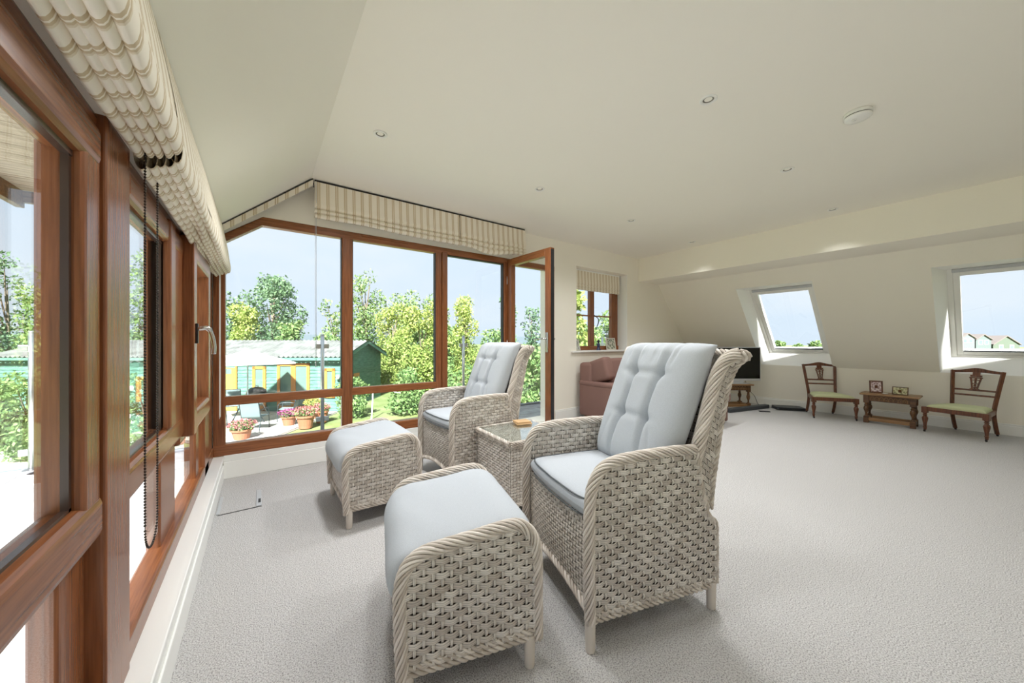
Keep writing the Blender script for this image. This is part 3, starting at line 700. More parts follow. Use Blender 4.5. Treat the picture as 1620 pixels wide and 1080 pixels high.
for i, (x, y, z, r, sx, sy, lb) in enumerate(((1.655, 2.155, .463, -.35, .062, .052, 'small tan wooden coaster lying directly on the glass table top'), (1.650, 2.158, .4745, -.22, .058, .048, 'small tan wooden coaster lying on top of the other coaster'))):
    o = MB().box(-sx, sx, -sy, sy, 0, .011).build('wooden_coaster', m_tan, bev=.002); o.location = (x, y, z); o.rotation_euler = (0, 0, r); tag(o, lb, 'coaster', 'coasters on the glass table')
    k = MB().box(sx-.012, sx+.001, -sy*.9, sy*.9, .002, .0095).build('dark_edge', m_oldoak, o)
# ================================================================ BLINDS
def gathered_blind(name, label, y0, y1, seed, sag=0.0, lift=0.0):
    """roman blind drawn up: flat cloth from the head board, then soft folds lying side by side; runs along y"""
    t = thing(name, label, 'blind', (XL+.05, (y0+y1)/2, 1.62), group='striped roman blinds on the side windows')
    r = random.Random(seed); n = int((y1-y0)/.02)
    ph = [r.uniform(0, 6.3) for _ in range(12)]
    def wob(y, k, a): return a*(math.sin(y*3.1+ph[k])+.6*math.sin(y*7.3+ph[k+1])+.4*math.sin(y*15+ph[k+2]))
    # folds: each is a drooping loop, drawn as an open sheet round a soft oval
    folds = [(-.274, 1.640, .0145, .036), (-.254, 1.650, .0135, .036), (-.236, 1.658, .013, .034), (-.219, 1.666, .013, .036), (-.201, 1.690, .016, .046)]
    for i, (fx, fz, rx, rz_) in enumerate(folds):
        G = []
        for j in range(n+1):
            y = y0+(y1-y0)*j/n; e = sag*math.sin(PI*j/n)
            cx = fx+wob(y, i, .0022); cz = fz+wob(y, i+3, .0035)-e+lift; row = []
            for k in range(15):
                a = -.35*PI+1.7*PI*k/14-PI*.5-.35*PI*0
                a = PI*1.5-PI*.92+PI*1.84*k/14
                bul = 1+.12*math.sin(y*9+ph[i]+k*.3)
                row.append((cx+rx*bul*math.cos(a), y, cz+rz_*math.sin(a)))
            G.append(row)
        m = MB(); m.grid(G); m.build('fold', m_blind_y, t, smooth=True, world=True)
    G = []
    top = 1.96+SL*(-.240+.30)-.004
    for j in range(n+1):
        y = y0+(y1-y0)*j/n; row = []
        for k in range(12):
            w = k/11; z = top+(1.69+lift-top)*w; row.append((-.240+.052*w**1.3+.010*math.sin(w*PI)+wob(y, 5, .0018)*w*1.5, y, z))
        G.append(row)
    m = MB(); m.grid(G); m.build('front_cloth', m_blind_y, t, smooth=True, world=True)
    G = [[(-.270, y0+(y1-y0)*j/n, 1.66+k*.05) for k in range(6)] for j in range(n+1)]
    m = MB(); m.grid(G); m.build('lining', m_lining, t, smooth=True, world=True)
    MB().box(-.275, -.243, y0+.004, y1-.004, top-.070, top-.04).build('head_board', m_white, t, world=True)
    return t
rb1 = gathered_blind('roman_blind', 'striped cream roman blind gathered in thick folds, ending beside the black bead chain', -.75, 1.395, 3, .004)
rb2 = gathered_blind('roman_blind', 'striped cream roman blind gathered in folds, reaching into the window corner', 1.425, 3.482, 8, .012, -.012)
def far_blind(label, x0, x1, seed, droop, yb):
    t = thing('roman_blind', label, 'blind', ((x0+x1)/2, yb+.03, 2.2), group='striped roman blinds over the far window')
    r = random.Random(seed); n = int((x1-x0)/.02); G = []; ph = [r.uniform(0, 6) for _ in range(6)]
    prof = [(0, 2.503), (-.004, 2.45), (-.008, 2.38), (-.014, 2.32), (-.022, 2.290), (-.012, 2.270), (.004, 2.266), (-.016, 2.262), (-.030, 2.246), (-.018, 2.232), (.002, 2.229), (-.016, 2.225), (-.028, 2.210), (-.016, 2.192), (.004, 2.190), (.012, 2.21)]
    for i in range(n+1):
        x = x0+(x1-x0)*i/n; row = []; w = i/n; dr = droop(w)
        for k, (dy, z) in enumerate(prof):
            f = k/(len(prof)-1); f2 = f*f
            row.append((x+.004*math.sin(x*20+k)*f, yb+dy+f2*(.006*math.sin(x*5+ph[0])+.004*math.sin(x*13+ph[1])), z-f2*dr+f2*.005*math.sin(x*7+ph[2])))
        G.append(row)
    m = MB(); m.grid(G[::-1]); m.build('cloth', m_blind_x, t, smooth=True, world=True)
    MB().box(x0+.003, x1-.003, yb+.004, yb+.10, 2.485, 2.518).build('head_board', m_gasket, t, world=True)
    MB().box(x0+.004, x1-.004, yb+.014, yb+.020, 2.22, 2.485).build('lining', m_lining, t, world=True)
    return t
YBL = 3.490
rb3 = far_blind('striped roman blind above the two wide far window panes', .383, 1.792, 4, lambda w: .006+.030*w**2, YBL)
far_blind('striped roman blind with crumpled sagging hem, ending by the open door', 1.800, 2.722, 5, lambda w: .012+.066*math.exp(-((w-.45)/.24)**2)-.02*max(0, w-.7), YBL)
# shaped strip of the same cloth along the slope
s1 = thing('blind_strip', 'narrow striped cloth strip fixed along the slanting ceiling edge', 'blind', (.06, YBL+.02, 2.2))
MB().prism([(-.262, 1.985), (.372, 2.519), (.372, 2.465), (-.262, 1.932)], YBL, YBL+.02, 1).build('cloth', m_blind_x, s1, world=True, bev=.003)
MB().prism([(-.262, 1.989), (.374, 2.523), (.374, 2.517), (-.262, 1.983)], YBL-.004, YBL+.10, 1).build('edge_batten', m_gasket, s1, world=True)
# small window blind inside the reveal
s2 = thing('roman_blind', 'small striped roman blind at the top of the small window', 'blind', (4.4, YF+.12, 2.0))
G = []
for i in range(61):
    x = 3.79+1.15*i/60; row = []
    for dy, z in ((0, 2.19), (-.003, 2.10), (-.008, 2.02), (-.010, 1.985), (.0, 1.972), (-.008, 1.962), (-.010, 1.94), (.0, 1.93), (-.008, 1.922), (-.008, 1.905), (.004, 1.893)): row.append((x, YF+.125+dy+.003*math.sin(x*9), z))
    G.append(row)
m = MB(); m.grid(G[::-1]); m.build('cloth', m_blind_x, s2, smooth=True, world=True)
MB().box(3.78, 4.95, YF+.128, YF+.165, 2.180, 2.213).build('head_board', m_white, s2, world=True)
# bead chains and cords
def bead_chain(parent, label, x, y, w, z0, z1, m, r=.0032, step=.0085):
    pts = []; zc = z0+w/2
    L1 = z1-zc; k = int(L1/step)
    for i in range(k): pts.append((0, y-w/2, z1-i*step))
    na = max(5, int(PI*w/2/step))
    for i in range(na+1): a = PI+PI*i/na; pts.append((0, y+w/2*math.cos(a), zc+w/2*math.sin(a)))
    for i in range(k): pts.append((0, y+w/2, zc+(i+1)*step))
    c = MB()
    for p in pts: c.lathe([(r*.35, -r), (r*.9, -r*.5), (r, 0), (r*.9, r*.5), (r*.35, r)], (x, p[1], p[2]), 7)
    c.tube([(x, p[1], p[2]) for p in pts], r*.3, 4)
    o = c.build('bead_chain', m, parent, smooth=True, world=True, label=label, kind='stuff'); return o
bead_chain(rb2, 'long loop of dark metal bead chain hanging before the side window', -.265, 1.482, .146, .490, 1.675, mat('dark_bronze_beads', (60, 52, 46), .35, .6))
c = MB(); pts = [(-.262, 3.44, 1.70), (-.262, 3.44, 1.2), (-.262, 3.44, .56), (-.262, 3.45, .54), (-.262, 3.475, .525), (-.262, 3.50, .54), (-.262, 3.51, .56), (-.262, 3.51, 1.2), (-.262, 3.51, 1.70)]
c.tube(smooth_path([(x+ .01, y, z) for x, y, z in pts], .02), .0028, 6)
c.build('blind_cord', m_plastic, rb2, smooth=True, world=True, label='white looped cord')
c = MB(); c.tube([(.388, YBL-.012, 2.50), (.388, YBL-.012, .92)], .0018, 6); c.tube([(.396, YBL-.016, 2.50), (.396, YBL-.016, .92)], .0014, 6); c.lathe([(.002, .045), (.004, .035), (.004, 0), (.002, -.004)], (.392, YBL-.014, .88), 8)
c.build('blind_cord', m_silver, rb3, smooth=True, world=True, label='thin straight pale cord')

# ================================================================ SOFA, TELEVISION, SMALL FURNITURE
sf = thing('sofa', 'brown fabric sofa with loose cushions below the small window', 'sofa', (4.42, 3.10, 0))
def soft(name, x0, x1, y0, y1, z0, z1, m, parent, bev=.03, rot=None):
    cx, cy, cz = (x0+x1)/2, (y0+y1)/2, (z0+z1)/2
    o = MB().box(x0-cx, x1-cx, y0-cy, y1-cy, z0-cz, z1-cz).build(name, m, parent, bev=bev, smooth=True, segs=4)
    o.location = (cx, cy, cz)
    if rot: o.rotation_euler = rot
    return o
soft('base', -.68, .68, -.40, .40, .05, .34, m_sofa, sf, .02)
for s in (-1, 1):
    soft('arm', s*.60-.095, s*.60+.095, -.42, .42, .05, .50, m_sofa, sf, .03); a = soft('arm_top', s*.60-.105, s*.60+.105, -.43, .42, .475, .545, m_sofa, sf, .03)
soft('back_frame', -.68, .68, .20, .44, .30, .80, m_sofa, sf, .05)
for x in (-.26, .26):
    soft('seat_cushion', x-.25, x+.25, -.42, .22, .33, .47, m_sofa, sf, .04)
    soft('back_cushion', x-.27, x+.25, .02, .20, .46, .86, m_sofa, sf, .06, (-.26, 0, 0))
soft('arm_cushion', -.66, -.48, -.05, .27, .54, .86, m_sofa, sf, .05, (-.32, 0, 0))
for x in (-.6, .6):
    for y in (-.34, .34): MB().box(x-.03, x+.03, y-.03, y+.03, 0, .06).build('foot', m_oldoak, sf)
po = thing('footstool', 'brown fabric footstool with overhanging top before the sofa', 'footstool', (4.78, 2.35, 0))
soft('body', -.33, .33, -.24, .24, .03, .30, m_sofa, po, .02); soft('padded_top', -.36, .36, -.27, .27, .285, .43, m_sofa, po, .04)
for x in (-.27, .27):
    for y in (-.18, .18): MB().box(x-.03, x+.03, y-.03, y+.03, 0, .04).build('foot', m_oldoak_top, po)

BALUSTER = [(.020, 0), (.020, .010), (.013, .018), (.012, .05), (.016, .07), (.026, .105), (.028, .125), (.024, .15), (.015, .17), (.024, .18), (.015, .19), (.017, .21), (.022, .22)]
def joint_stool(label, loc, rz, L, D, H, top_m, carved=True):
    t = thing('oak_stool', label, 'stool table', loc, rz)
    MB().box(-L/2-.03, L/2+.03, -D/2-.03, D/2+.03, H-.024, H).build('top', top_m, t, bev=.008)
    for sx in (-1, 1):
        for sy in (-1, 1):
            x, y = sx*(L/2-.03), sy*(D/2-.03); l = MB()
            l.box(x-.026, x+.026, y-.026, y+.026, 0, .088); l.box(x-.026, x+.026, y-.026, y+.026, H-.13, H-.024)
            zz = H-.13-.088; l.lathe([(r, .088+z/.22*zz) for r, z in BALUSTER], (x, y, 0), 14)
            l.build('leg', m_oldoak, t, bev=.003)
    for sy in (-1, 1):
        MB().box(-L/2+.05, L/2-.05, sy*(D/2-.03)-.014, sy*(D/2-.03)+.014, H-.105, H-.022).build('apron', m_oldoak, t, bev=.002)
        MB().box(-L/2+.05, L/2-.05, sy*(D/2-.03)-.018, sy*(D/2-.03)+.018, .030, .072).build('stretcher', m_oldoak_top, t, bev=.003)
    for sx in (-1, 1):
        MB().box(sx*(L/2-.03)-.014, sx*(L/2-.03)+.014, -D/2+.05, D/2-.05, H-.105, H-.022).build('apron', m_oldoak, t, bev=.002)
        MB().box(sx*(L/2-.03)-.018, sx*(L/2-.03)+.018, -D/2+.05, D/2-.05, .030, .072).build('stretcher', m_oldoak_top, t, bev=.003)
    if carved:
        c = MB(); n = 8
        for i in range(n):
            x = -L/2+.07+(L-.14)*(i+.5)/n; y = -(D/2-.03)-.014
            pts = [(x+.017*math.cos(a), y-.002, H-.070+.026*math.sin(a)) for a in [PI*k/8 for k in range(9)]]+[(x-.017, y-.002, H-.094)]
            c.tube([(x+.017, y-.002, H-.094)]+pts, .004, 6)
            c.lathe([(.007, -.002), (.005, .004), (0, .005)], (x, y, H-.076), 8, M=Matrix.Rotation(PI/2, 3, 'X'))
        c.build('carved_arcade', m_oldoak_top, t, smooth=True)
    return t
joint_stool('small carved oak table with two photo frames between the low chairs', (6.80, .825, 0), -PI/2, .48, .27, .402, m_oldoak_top)
joint_stool('oak stool table with turned legs carrying the television', (6.39, 2.60, 0), -YAW, .50, .28, .403, m_oldoak_top)
# television on that stool
tv = thing('television', 'flat black screen television with silver bezel on an oak stool', 'television', (6.36, 2.578, .403), -YAW)
MB().box(-.475, .475, -.022, .022, .045, .605).build('casing', m_silver, tv, bev=.006)
MB().box(-.460, .460, -.0245, -.020, .082, .592).build('screen', m_screen, tv)
MB().box(-.20, .20, -.015, .015, .0, .05).build('neck', m_silver, tv, bev=.004); MB().box(-.24, .24, -.10, .10, 0, .012).build('foot', m_silver, tv, bev=.004)
MB().box(-.36, .36, .02, .06, .12, .50).build('back_housing', m_black, tv, bev=.01)
a = MB().box(-.49, .49, -.042, .042, 0, .062).build('sound_bar', m_dark, bev=.012, segs=3); a.location = (6.335, 2.325, 0); a.rotation_euler = (0, 0, -.21); tag(a, 'long dark grey sound bar on the carpet below the television', 'sound bar')
a = MB().box(-.19, .19, -.12, .12, .004, .050).build('media_box', m_dark, bev=.006); a.location = (6.92, 1.965, 0); a.rotation_euler = (0, 0, -.95); tag(a, 'flat dark grey media box on the carpet by the skirting', 'media box')
MB().box(-.17, .17, -.122, -.118, .012, .042).build('front_panel', m_black, a)
for x in (-.16, .16): MB().box(x-.02, x+.02, -.08, .08, 0, .005).build('foot', m_black, a)
def cable(label, pts, r=.004): tag(MB().tube(smooth_path(pts, .03), r, 6).build('cable', m_gasket, smooth=True), label, 'cable')
cable('thin dark cable curling down beside the television stool', [(6.66, 2.48, .44), (6.69, 2.46, .30), (6.80, 2.40, .18), (6.84, 2.37, .06), (6.84, 2.32, .006), (6.87, 2.24, .005)])
cable('thin dark cable on the carpet between sound bar and media box', [(6.82, 2.24, .02), (6.90, 2.17, .005), (6.985, 2.15, .024), (7.0, 2.135, .012), (6.998, 2.12, .012)])
o = MB(); o.box(-.03, .03, -.012, .012, 0, .022); o = o.build('plug', m_black, bev=.005); o.location = (6.99, 2.15, .0); o.rotation_euler = (0, 0, -.8); tag(o, 'small black plug block on the carpet cable', 'plug')
o = MB(); o.box(-.075, .075, -.02, .02, 0, .014); o = o.build('remote_control', m_black, bev=.004); o.location = (6.40, 2.12, 0); o.rotation_euler = (0, 0, -.9); tag(o, 'small black remote control on the carpet before the sound bar', 'remote control')

# low chairs with carved splat
TURN = [(.010, .022), (.014, .03), (.013, .045), (.019, .055), (.013, .065), (.016, .10), (.025, .15), (.027, .17), (.019, .185), (.013, .195), (.021, .207), (.013, .216), (.020, .228), (.020, .236)]
def nursing_chair(label, loc, rz):
    t = thing('low_chair', label, 'chair', loc, rz, 'low carved chairs with green seats')
    fw, bw_, dp = .235, .160, .40         # half width at front, half width at back, depth; y forward, front feet at 0
    for s in (-1, 1):
        l = MB(); l.lathe(TURN, (s*fw, 0, 0), 14); l.box(s*fw-.024, s*fw+.024, -.024, .024, .232, .305); lo = l.build('leg', m_walnut, t, smooth=False, bev=.002)
        ca = MB(); ca.lathe([(.004, -.007), (.013, -.007), (.014, 0), (.013, .007), (.004, .007)], (s*fw, .010, .014), 12, M=Matrix.Rotation(PI/2, 3, 'Y')); ca.tube([(s*fw, 0, .03), (s*fw, .004, .018), (s*fw, .010, .014)], .006, 8); ca.build('caster', m_black, lo, smooth=True)
        pth = smooth_path([(s*bw_, -dp-.075, .024), (s*bw_, -dp-.035, .12), (s*bw_, -dp, .24), (s*(bw_+.002), -dp-.008, .33), (s*(bw_+.016), -dp-.055, .52), (s*(bw_+.034), -dp-.115, .745)], .03)
        p = MB(); p.tube(pth, .0205, 4); po_ = p.build('back_post', m_walnut, t, bev=.003)
        ca = MB(); ca.lathe([(.004, -.007), (.013, -.007), (.014, 0), (.013, .007), (.004, .007)], (s*bw_, -dp-.085, .014), 12, M=Matrix.Rotation(PI/2, 3, 'Y')); ca.tube([(s*bw_, -dp-.075, .03), (s*bw_, -dp-.085, .014)], .006, 8); ca.build('caster', m_black, po_, smooth=True)
    r = MB(); r.box(-fw, fw, -.015, .015, .255, .305); r.build('front_rail', m_walnut, t, bev=.003)
    r = MB(); r.box(-bw_, bw_, -dp-.012, -dp+.014, .255, .305); r.build('rear_rail', m_walnut, t, bev=.003)
    for s in (-1, 1):
        r = MB(); r.prism([(s*fw-.014, -.01), (s*fw+.014, -.01), (s*bw_+.014, -dp), (s*bw_-.014, -dp)], .255, .305, 2); r.build('side_rail', m_walnut, t, bev=.003)
    c = MB()
    def seat(s, q, h):
        w = bw_+(fw-bw_)*(q+1)/2; return (s*(w-.004), -dp/2+q*(dp/2-.006), .303+max(h, -.008))
    ellipse_cushion(c, seat, 20, 20, 6, .045); finish(c.build('seat_pad', m_green_seat, t))
    def yb(z): return -dp-.008-.107*max(0, (z-.33)/.415)**1.15
    def hw(z): return bw_+.002+.032*max(0, (z-.33)/.415)
    for z in (.455, .515): MB().obox((0, yb(z), z), (hw(z)*2, .016, .020), Matrix.Rotation(.25, 3, 'X')).build('back_rail', m_walnut, t, bev=.003)
    G = []
    for i in range(25):
        u = -1+2*i/24; top = .750+.030*math.exp(-(u/.45)**2)-.006*u*u; w = hw(.74)+.010
        G.append([(u*w, yb(.74)-.012, .722+.006*math.cos(u*PI)), (u*w, yb(.74)-.012, top), (u*w, yb(.74)+.014, top), (u*w, yb(.74)+.014, .722+.006*math.cos(u*PI)), (u*w, yb(.74)-.012, .722+.006*math.cos(u*PI))])
    m = MB(); m.grid(G); n0 = len(m.v); m.f += [(0, 1, 2, 3), (n0-5, n0-2, n0-3, n0-4)]; m.m += [0, 0]; m.build('crest_rail', m_walnut, t, bev=.002)
    # vase shaped splat with pierced carving
    sp = MB()
    def blk(x0, x1, z0, z1, th=.018):
        zc = (z0+z1)/2; sp.obox(((x0+x1)/2, yb(zc), zc), (x1-x0, th, z1-z0), Matrix.Rotation(.22, 3, 'X'))
    blk(-.028, .028, .690, .728, .022); blk(-.044, .044, .672, .692, .022); blk(-.050, .050, .655, .668, .024)
    for k in range(9):
        z0 = .528+.127*k/9; z1 = .528+.127*(k+1)/9; w = .024+.018*(k/8)**1.2
        blk(-w-.002, -w+.010, z0, z1+.002); blk(w-.010, w+.002, z0, z1+.002)
        if k % 3 != 1: blk(-.007, .007, z0, z1+.002)
        if k % 3 == 1: blk(-w, w, z0+.003, z1-.003, .014)
    blk(-.036, .036, .520, .532, .022)
    for z in (.57, .61, .64): sp.lathe([(.0, .010), (.009, .007), (.012, -.004)], (0, yb(z)+.006, z), 10, M=Matrix.Rotation(-PI/2, 3, 'X'))
    sp.build('carved_splat', m_walnut, t, bev=.0015)
    return t
c1 = nursing_chair('low carved wooden chair with green seat, beside the media box and skirting', (6.58, 1.335, 0), math.radians(122))
c2 = copy_tree(c1); c2.location = (6.53, .285, 0); c2.rotation_euler = (0, 0, math.radians(73)); c2['label'] = 'low carved wooden chair with green seat across the oak table from the media box'

# framed photographs and ornaments
def photo_mat(name, cols, seed):
    m = mat(name, (230, 226, 220), .3)
    tc = nd(m, 'ShaderNodeTexCoord'); n = nd(m, 'ShaderNodeTexVoronoi', Scale=seed); lk(m, tc.outputs['Object'], n.inputs['Vector'])
    r = nd(m, 'ShaderNodeValToRGB'); r.color_ramp.interpolation = 'LINEAR'; r.color_ramp.elements[0].color = (*lin(cols[0]), 1); r.color_ramp.elements[1].color = (*lin(cols[1]), 1); r.color_ramp.elements[1].position = .7
    e = r.color_ramp.elements.new(.35); e.color = (*lin(cols[2]), 1)
    lk(m, n.outputs['Distance'], r.inputs[0]); lk(m, r.outputs[0], bsdf(m).inputs['Base Color']); return m
def photo_frame(label, loc, rz, w, h, m_f, m_p, border=.016):
    t = thing('photo_frame', label, 'photo frame', loc, rz)
    M = Matrix.Rotation(-.20, 4, 'X'); f = MB()
    def bx(x0, x1, z0, z1, y0, y1): 
        vs = [M @ Vector((x, y, z)) for z in (z0, z1) for x, y in ((x0, y0), (x1, y0), (x1, y1), (x0, y1))]
        return vs, [(3,2,1,0),(4,5,6,7),(0,1,5,4),(1,2,6,5),(2,3,7,6),(3,0,4,7)]
    for a in ((-w/2, -w/2+border, 0, h), (w/2-border, w/2, 0, h), (-w/2+border, w/2-border, 0, border), (-w/2+border, w/2-border, h-border, h)): f.add(*bx(*a, -.007, .007))
    f.build('frame', m_f, t, bev=.002); p = MB(); p.add(*bx(-w/2+border*.9, w/2-border*.9, border*.9, h-border*.9, -.002, .004)); p.build('photograph', m_p, t)
    s = MB(); s.add([Vector((-.015, h*.14, 0)), (.015, h*.14+.0, 0), (.015, h*.20-.03, h*.62), (-.015, h*.20-.03, h*.62)], [(0, 1, 2, 3)]); s.add([(-.015, h*.30, .0), (.015, h*.30, .0), (.012, h*.14, h*.62), (-.012, h*.14, h*.62)], [(0, 1, 2, 3)]); s.build('easel_strut', m_f, t)
    return t
photo_frame('upright dark wooden photo frame on the small carved oak table', (6.80, .955, .402), -PI/2+.25, .13, .165, m_walnut, photo_mat('family_photo', ((90, 70, 66), (226, 214, 214), (170, 140, 140)), 45))
photo_frame('wide dark photo frame on the small carved oak table', (6.78, .735, .402), -PI/2-.05, .145, .105, m_oldoak, photo_mat('group_photo', ((70, 74, 50), (214, 210, 170), (160, 160, 110)), 50), .010)
o = MB(); o.lathe([(.0, .0), (.020, .001), (.030, .012), (.027, .013), (.012, .006)], n=16); o = o.build('trinket_dish', m_white, smooth=True); o.location = (6.725, .86, .402); tag(o, 'tiny white dish on the carved oak table before the photo frames', 'dish')
m_frame_w = mat('pale_frame', (214, 208, 196), .4)
photo_frame('pale photo frame at the side of the small window sill, by the white reveal', (4.70, YF+.10, .962), -.30, .18, .20, m_frame_w, photo_mat('portrait_photo', ((70, 80, 66), (206, 206, 190), (120, 126, 108)), 35))
photo_frame('pale photo frame on the sill half hidden by the reveal edge', (3.90, YF+.08, .962), .35, .15, .17, m_frame_w, photo_mat('portrait_photo_2', ((110, 120, 116), (216, 216, 210), (160, 166, 160)), 30))
fg = thing('figurine', 'small dark blue figurine on the small window sill', 'figurine', (4.33, YF+.06, .962))
MB().lathe([(.035, 0), (.036, .01), (.022, .03), (.020, .06), (.026, .085), (.018, .11), (.010, .12)], n=14).build('body', mat('dark_blue_glaze', (44, 52, 86), .25), fg, smooth=True)
MB().lathe([(.004, .115), (.017, .125), (.021, .142), (.015, .158), (.0, .164)], n=14).build('head', mat('dark_glaze', (40, 40, 48), .25), fg, smooth=True)
# ================================================================ TERRACE AND BALUSTRADE
m_grass = mat('lawn_grass', (104, 114, 72), .9, spec=.1); noise_col(m_grass, (92, 104, 60), (124, 130, 92), 1.2, detail=6, lo=.3, hi=.7)
m_paver = mat('pale_stone_paving', (176, 170, 162), .8, spec=.2); noise_col(m_paver, (164, 158, 150), (190, 184, 176), 3, detail=5)
m_slab = mat('grey_terrace_slab', (150, 150, 152), .7, spec=.3); noise_col(m_slab, (136, 136, 138), (166, 166, 168), 6, detail=6)
m_joint = mat('paving_joint', (96, 94, 92), .9)
m_edge = mat('grey_lead_edge', (120, 126, 134), .5)
GZ = -1.65
ground = MB().box(-260, 300, -200, 300, GZ-.5, GZ).build('ground', m_grass); structure(ground, 'sunny lawn around the house', 'lawn')
TY = 4.97
tr = thing('terrace', 'grey paved balcony terrace outside the windows', 'terrace', (-1.5, 2.0, -.05), kind='structure')
b = MB(); b.box(-4.2, -.46, YB-.5, TY, -.30, -.075); b.box(-.46, 7.0, YF+.30, TY, -.30, -.075); b.build('deck', m_joint, tr, world=True)
b = MB(); b.box(-4.25, 7.0, TY, TY+.06, -.34, -.02); b.build('edge_trim', m_edge, tr, world=True, bev=.01)
pm = MB().box(-.297, .297, -.297, .297, -.03, 0).build('paving_slab', m_slab, tr, bev=.004); pm.location = (-1.5, 2.0, .0)
first = True
for i in range(6):
    for j in range(14):
        x, y = -4.2+.3+.6*i+.12, TY-.3-.6*j
        o = pm if first else pm.copy()
        if not first: COL.objects.link(o)
        first = False; o.parent = tr; o.location = (x+1.5, y-2.0, random.uniform(-.003, 0))
for i in range(12):
    for j in range(2):
        x, y = .02+.6*i, TY-.3-.6*j
        o = pm.copy(); COL.objects.link(o); o.location = (x+1.5, y-2.0, random.uniform(-.003, 0))
# house walls and lower storey below the room, eaves soffit
hb = MB(); hb.box(-.46, XK+.14, YB-.3, YF+.30, GZ, -.15); hb.box(-4.2, -.46, YB-.5, TY-.03, GZ, -.30); hb.box(-.46, 7.0, YF+.3, TY-.03, GZ, -.30)
structure(hb.build('wall_house', mat('house_render', (206, 198, 184), .9)), 'rendered house wall below the terrace', 'wall')
m_soffit = mat('weathered_soffit_board', (176, 164, 146), .8); noise_col(m_soffit, (150, 138, 122), (196, 184, 166), 4, (1, 12, 1), 5)
sofw = thing('eaves_soffit', 'weathered timber soffit boards under the eaves outside the side window', 'soffit', (-.8, 1.5, 2.07), kind='structure')
sb_ = MB().box(-.42, .42, -.068, .068, 0, .018).build('soffit_board', m_soffit, sofw, bev=.003); first = True
y = YF+.15
while y > YB:
    o = sb_ if first else sb_.copy()
    if not first: COL.objects.link(o)
    first = False; o.location = (-.882+.8, y-1.5, .045); y -= .145
MB().box(-1.34, -1.30, YB, YF+.25, 2.005, 2.23).build('fascia', m_oldoak, sofw, world=True, bev=.004)
MB().box(-1.32, -.46, YB, YF+.24, 2.136, 2.19).build('roof_edge', m_joint, sofw, world=True)
MB().box(-1.34, -.46, YF+.22, YF+.26, 2.04, 2.23).build('end_board', m_oldoak, sofw, world=True, bev=.004)
# balustrade: posts with clamps, glass sheets between them
posts = [-3.95, -1.61, .625, 2.59, 4.22, 5.9]
names_p = ['steel balustrade post at the outer terrace end', 'steel balustrade post seen through the first side window', 'steel balustrade post before the garden shed', 'steel balustrade post before the yellow green bushes', 'steel balustrade post outside the open door', 'steel balustrade post outside the small window wall']
for x, lb in zip(posts, names_p):
    t = thing('balustrade_post', lb, 'post', (x, TY-.07, -.02), group='terrace balustrade posts')
    MB().tube([(0, 0, 0), (0, 0, 1.205)], .022, 16).build('tube', m_steel, t, smooth=True)
    MB().lathe([(.0, .0), (.055, 0), (.055, .010), (.024, .016)], n=20).build('base_plate', m_steel, t); MB().lathe([(.023, 1.200), (.025, 1.204), (.0, 1.215)], n=16).build('cap', m_steel, t, smooth=True)
    for z in (.16, 1.06):
        for s in (-1, 1): MB().box(s*.045-.028, s*.045+.028, -.014, .014, z-.028, z+.028).build('glass_clamp', m_steel, t, bev=.004)
labels_g = ['clear balustrade glass sheet outside the first side window', 'clear balustrade glass sheet outside the window corner', 'clear balustrade glass sheet outside the middle far pane', 'clear balustrade glass sheet outside the open door', 'clear balustrade glass sheet outside the small window']
for (a, b_), lb in zip(zip(posts, posts[1:]), labels_g):
    o = MB().box(a+.05, b_-.05, TY-.075, TY-.065, .07, 1.185).build('balustrade_glass', m_bal_glass, bev=.002); tag(o, lb, 'glass panel', 'terrace balustrade glass')

# ================================================================ GARDEN
Fv = Vector((math.sin(YAW), math.cos(YAW), 0)); Rv = Vector((math.cos(YAW), -math.sin(YAW), 0))
def G3(lat_, dep, z): p = Fv*dep+Rv*lat_; return Vector((p.x, p.y, z))
SHZ = 13.7
m_shed = mat('green_shed_boards', (84, 120, 108), .8, spec=.2); noise_col(m_shed, (76, 110, 98), (100, 136, 124), 3, (1, 1, 6), 5)
m_roof = mat('corrugated_grey_roof', (100, 99, 98), .8); noise_col(m_roof, (84, 83, 82), (116, 115, 114), 2, detail=6)
m_orange = wood('orange_stained_wood', (176, 110, 48), (196, 132, 66), .45, 2)
m_yellow = wood('yellow_door_wood', (190, 138, 56), (206, 158, 78), .45, 2)
m_dkglass = mat('dark_window_glass', (96, 116, 110), .1)
# shed: local x along its long front (to the right), y to the back
sh = thing('garden_shed', 'long green boarded garden shed with grey corrugated roof', 'shed', G3(-6.68, SHZ, GZ), -YAW)
SX0, EH, RH, SD = -13.6, 2.18, 2.74, 4.0
def boards(x0, x1, z0, z1, y, out):
    n = int((z1-z0)/.13)
    for i in range(n):
        za = z0+(z1-z0)*i/n; zb = z0+(z1-z0)*(i+1)/n
        out.add([(x0, y-.022, za), (x1, y-.022, za), (x1, y-.004, zb), (x0, y-.004, zb), (x0, y+.05, za), (x1, y+.05, za), (x1, y+.05, zb), (x0, y+.05, zb)], [(0, 1, 2, 3), (0, 4, 5, 1), (3, 2, 6, 7), (4, 7, 6, 5)])
b = MB(); boards(SX0, 0, 0, EH, 0, b); boards(SX0, 0, 0, EH, SD, b); b.build('front_cladding', m_shed, sh, kind='stuff')
b = MB(); n = 20
for i in range(n):
    za, zb = RH*i/n, RH*(i+1)/n
    def half(z): return (SD/2 if z <= EH else SD/2*(RH-z)/(RH-EH))
    ha, hb_ = half(za), half(zb)
    b.add([(.022, SD/2-ha, za), (.022, SD/2+ha, za), (.004, SD/2+hb_, zb), (.004, SD/2-hb_, zb), (-.05, SD/2-ha, za), (-.05, SD/2+ha, za)], [(0, 1, 2, 3), (4, 5, 1, 0)])
b.build('gable_cladding', m_shed, sh, kind='stuff')
